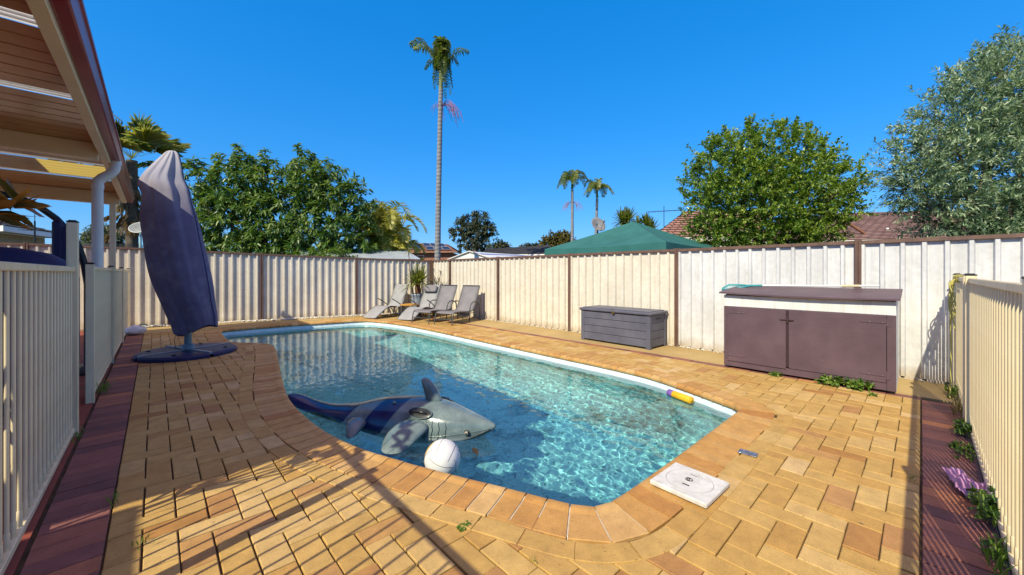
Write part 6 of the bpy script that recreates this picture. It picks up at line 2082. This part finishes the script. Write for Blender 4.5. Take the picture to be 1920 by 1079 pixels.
def long_roof():
    a, b = ray(905, 488, 32), ray(1040, 478, 30)
    root = thing("long_roof_house", "low dark grey roof with a pale fascia beyond the white gabled shed", "house", (a.x, a.y, 0))
    o = Vector((a.x, a.y, 0)); bk = Vector((SF[0], SF[1], 0))
    E0 = Vector((a.x, a.y, 2.82)); E1 = Vector((b.x, b.y, 2.82)); R0 = E0 + bk*4 + Vector((0, 0, .75)); R1 = E1 + bk*4 + Vector((0, 0, .95))
    quad_roof(root, "roof", tiles("grey_tile", (.06, .06, .07), (.10, .10, .11)), [(E0, E1, R1, R0)], o)
    mb = MB(); mb.tube([E0-o-Vector((0, 0, .08)), E1-o-Vector((0, 0, .08))], .11, 4, smooth=False); mb.build("fascia", M_FASC, root)
    mb = MB(); q = lambda p, z: tuple(Vector((p.x, p.y, z))-o)
    mb.add([q(E0+bk*.5, -.1), q(E1+bk*.5, -.1), q(E1+bk*.5, 2.75), q(E0+bk*.5, 2.75)], [(0, 1, 2, 3)]); mb.build("wall", m_var("cream_wall", (.5, .45, .36), (.6, .55, .45), 5, .8), root)
long_roof()

def metal_shed():
    root = thing("metal_shed", "low shed with a pale blue corrugated roof just over the far fence", "shed", (5.0, 14.3, -.09))
    o = Vector((5.0, 14.3, 0))
    A0, A1 = ray(560, 484, 12.9), ray(790, 492, 14.0); A0.z, A1.z = 1.86, 1.86
    bk = Vector((.25, .97, 0))*2.6; up = Vector((0, 0, .50))
    m = m_var("pale_corrugated", (.42, .50, .58), (.58, .65, .72), 3, .38, 0, .25, streak=(.4, .42, .45))
    mb = MB(); n = 130; vs = []
    for k in range(n+1):
        p = A0.lerp(A1, k/n); z = .012*math.cos(k*math.pi*.9)
        for q in (0, 1): v = p + bk*q + up*q + Vector((0, 0, z)); vs.append(tuple(v-o+Vector((0, 0, .09))))
    mb.add(vs, [(2*k, 2*k+2, 2*k+3, 2*k+1) for k in range(n)], smooth=True); mb.build("roof", m, root, fixn=False)
    mb = MB(); d = (A1-A0)
    pts = [A0+bk*.06, A1+bk*.06]
    mb.add([tuple(Vector((p.x, p.y, z))-o+Vector((0, 0, .09))) for p in pts for z in (-.09, 1.84)], [(0, 2, 3, 1)]); mb.build("wall", m, root, fixn=False)
metal_shed()

def left_house():
    a, b = ray(8, 424, 16.0), ray(118, 462, 19.5)
    root = thing("neighbour_house", "neighbour's house corner with a white fascia seen under the patio roof at left", "house", (a.x, a.y, 0))
    o = Vector((a.x, a.y, 0)); ez = 3.3
    E0, E1 = Vector((a.x, a.y, ez)), Vector((b.x, b.y, ez))
    d = (E1-E0).normalized(); nn = Vector((-d.y, d.x, 0)); nn = nn if nn.dot(Vector((-SR[0], -SR[1], 0))) > 0 else -nn
    left = Vector((-SR[0], -SR[1], 0))
    quad_roof(root, "roof", tiles("grey_roof_tile", (.13, .12, .115), (.2, .19, .18)), [(E0, E1, E1+nn*3+Vector((0, 0, .9)), E0+nn*3+Vector((0, 0, .9))), (E0+left*5, E0, E0+nn*3+Vector((0, 0, .9)), E0+left*5+nn*3+Vector((0, 0, .9)))], o)
    mb = MB()
    for p, q in ((E0, E1), (E0, E0+left*5)):
        v = [p, q, q, p]
        mb.add([tuple(p-o+Vector((0, 0, -.2))), tuple(q-o+Vector((0, 0, -.2))), tuple(q-o+Vector((0, 0, .04))), tuple(p-o+Vector((0, 0, .04)))], [(0, 1, 2, 3)])
    fa = mb.build("fascia", M_WHITE, root, fixn=False); md = fa.modifiers.new("t", 'SOLIDIFY'); md.thickness = .04
    mb = MB(); mb.add([tuple(v-o) for v in (E0-Vector((0, 0, .19)), E1-Vector((0, 0, .19)), E1+nn*.7-Vector((0, 0, .19)), E0+nn*.7+d*.7-Vector((0, 0, .19)), E0+left*5+d*.7-Vector((0, 0, .19)), E0+left*5-Vector((0, 0, .19)))], [(0, 1, 2, 3), (0, 3, 4, 5)])
    mb.build("eave", m_var("cream_eave", (.5, .44, .3), (.6, .54, .4), 4, .7), root, fixn=False)
    mb = MB(); W0 = E0+nn*.65+d*.65; W1 = E1+nn*.65; W2 = E0+left*5+d*.65
    mb.add([tuple(Vector((p.x, p.y, z))-o) for p in (W0, W1, W2) for z in (-.1, ez-.2)], [(0, 2, 3, 1), (4, 0, 1, 5)]); mb.build("wall", m_var("tan_brick", (.36, .25, .13), (.46, .34, .2), 9, .85, .2), root, fixn=False)
left_house()

def mast():
    p = ray(65, 450, 16.6)
    root = thing("antenna_mast", "thin dark mast standing in front of the neighbour's eave at left", "mast", (p.x, p.y, -.09))
    mb = MB(); mb.tube([(0, 0, 0), (0, 0, 3.7)], [.035, .03], 7); mb.tube([(0, 0, 3.7), (0, 0, 5.0)], [.014, .010], 6); mb.build("pole", M_CAP, root)
    mb = MB()
    for k in range(5): mb.tube([Vector((0, 0, 3.3))+Vector((SR[0], SR[1], 0))*(-.5+.2*k)-Vector((SF[0], SF[1], 0))*.2, Vector((0, 0, 3.32))+Vector((SR[0], SR[1], 0))*(-.5+.2*k)+Vector((SF[0], SF[1], 0))*.2], .008, 5)
    mb.tube([Vector((0, 0, 3.3))-Vector((SR[0], SR[1], 0))*.55, Vector((0, 0, 3.32))+Vector((SR[0], SR[1], 0))*.4], .012, 5); mb.build("aerial", M_CAP, root)
mast()

def trampoline():
    p = ray(240, 470, 15.6)
    root = thing("trampoline", "trampoline with a grey safety net behind the fence beside the umbrella", "trampoline", (p.x, p.y, -.09))
    R = 1.45
    blue = m_var("pale_blue_pole", (.35, .48, .52), (.45, .57, .6), 6, .4)
    t = NT("safety_net"); tr = t.n("ShaderNodeBsdfTransparent"); mx = t.n("ShaderNodeMixShader", Fac=.55)
    t.l(tr.outputs[0], mx.inputs[1]); t.l(t.bsdf((.05, .055, .065), .8), mx.inputs[2]); net = t.done(mx.outputs[0])
    for k in range(6):
        a = k*math.pi/3+.3
        mb = MB(); mb.tube(curve_pts([(R*math.cos(a), R*math.sin(a), 0), (R*1.05*math.cos(a), R*1.05*math.sin(a), 1.5), (R*.92*math.cos(a), R*.92*math.sin(a), 2.75)], 5), .035, 8); mb.build("pole", blue, root)
    mb = MB(); mb.lathe([(R*.99, .9), (R*.93, 2.55)], n=40, cap=False); mb.build("net", net, root)
    mb = MB(); mb.lathe([(.0, .88), (R*.95, .88), (R*1.02, .86), (R*1.02, .80)], n=40, cap=False); mb.build("mat", M_CAP, root)
trampoline()

def mesh_dish():
    p = ray(262, 424, 14.6)
    root = thing("mesh_dish", "oval white lattice dish on a pale blue pole behind the umbrella", "antenna", (p.x, p.y, -.09))
    mb = MB(); mb.tube([(0, 0, 0), (.02, 0, 3.0)], .035, 8); mb.build("pole", m_var("teal_pole", (.3, .45, .5), (.4, .55, .58), 6, .4), root)
    c = Vector((.02, 0, 3.18)); d = Vector((SR[0], SR[1], 0)); ax = Vector((-.55, -.6, .55)).normalized(); v = ax.cross(d).normalized(); v = v if v.z > 0 else -v
    mb = MB(); a, b = .40, .26
    def P(x, y): return c + d*x + v*y + ax*(.25*(x*x+y*y))
    mb.tube([P(a*math.cos(2*math.pi*k/36), b*math.sin(2*math.pi*k/36)) for k in range(36)], .014, 6, closed=True)
    for k in range(-6, 7):
        x = a*k/7; h = b*math.sqrt(1-(x/a)**2); mb.tube([P(x, -h), P(x, 0), P(x, h)], .007, 5)
    for k in range(-4, 5):
        y = b*k/5; h = a*math.sqrt(1-(y/b)**2); mb.tube([P(-h, y), P(0, y), P(h, y)], .007, 5)
    mb.build("lattice", m_var("white_wire", (.6, .62, .62), (.72, .73, .72), 6, .5), root)
mesh_dish()

def power_line():
    a = ray(1225, 402, 30); b = ray(1700, 372, 24)
    o = thing("street_light", "street light arm reaching over the patio gutter end at left", "street light", tuple(ray(190, 470, 40).to_2d())+(-.09,))
    p0 = Vector(o.location)
    tip = ray(204, 209, 40) - p0; el = ray(228, 228, 40) - p0
    mb = MB(); mb.tube([(el.x, el.y, 0), (el.x, el.y, el.z-2)], [.12, .07], 8); mb.tube(curve_pts([(el.x, el.y, el.z-2), (el.x-.1, el.y+.1, el.z-.6), tuple(el), tuple(tip)], 5), .05, 7); mb.build("pole", M_CAP, o)
    mb = MB(); mb.ball(tip, .35, .2, .09, 14, 8); mb.build("lamp_head", M_CAP, o)
power_line()
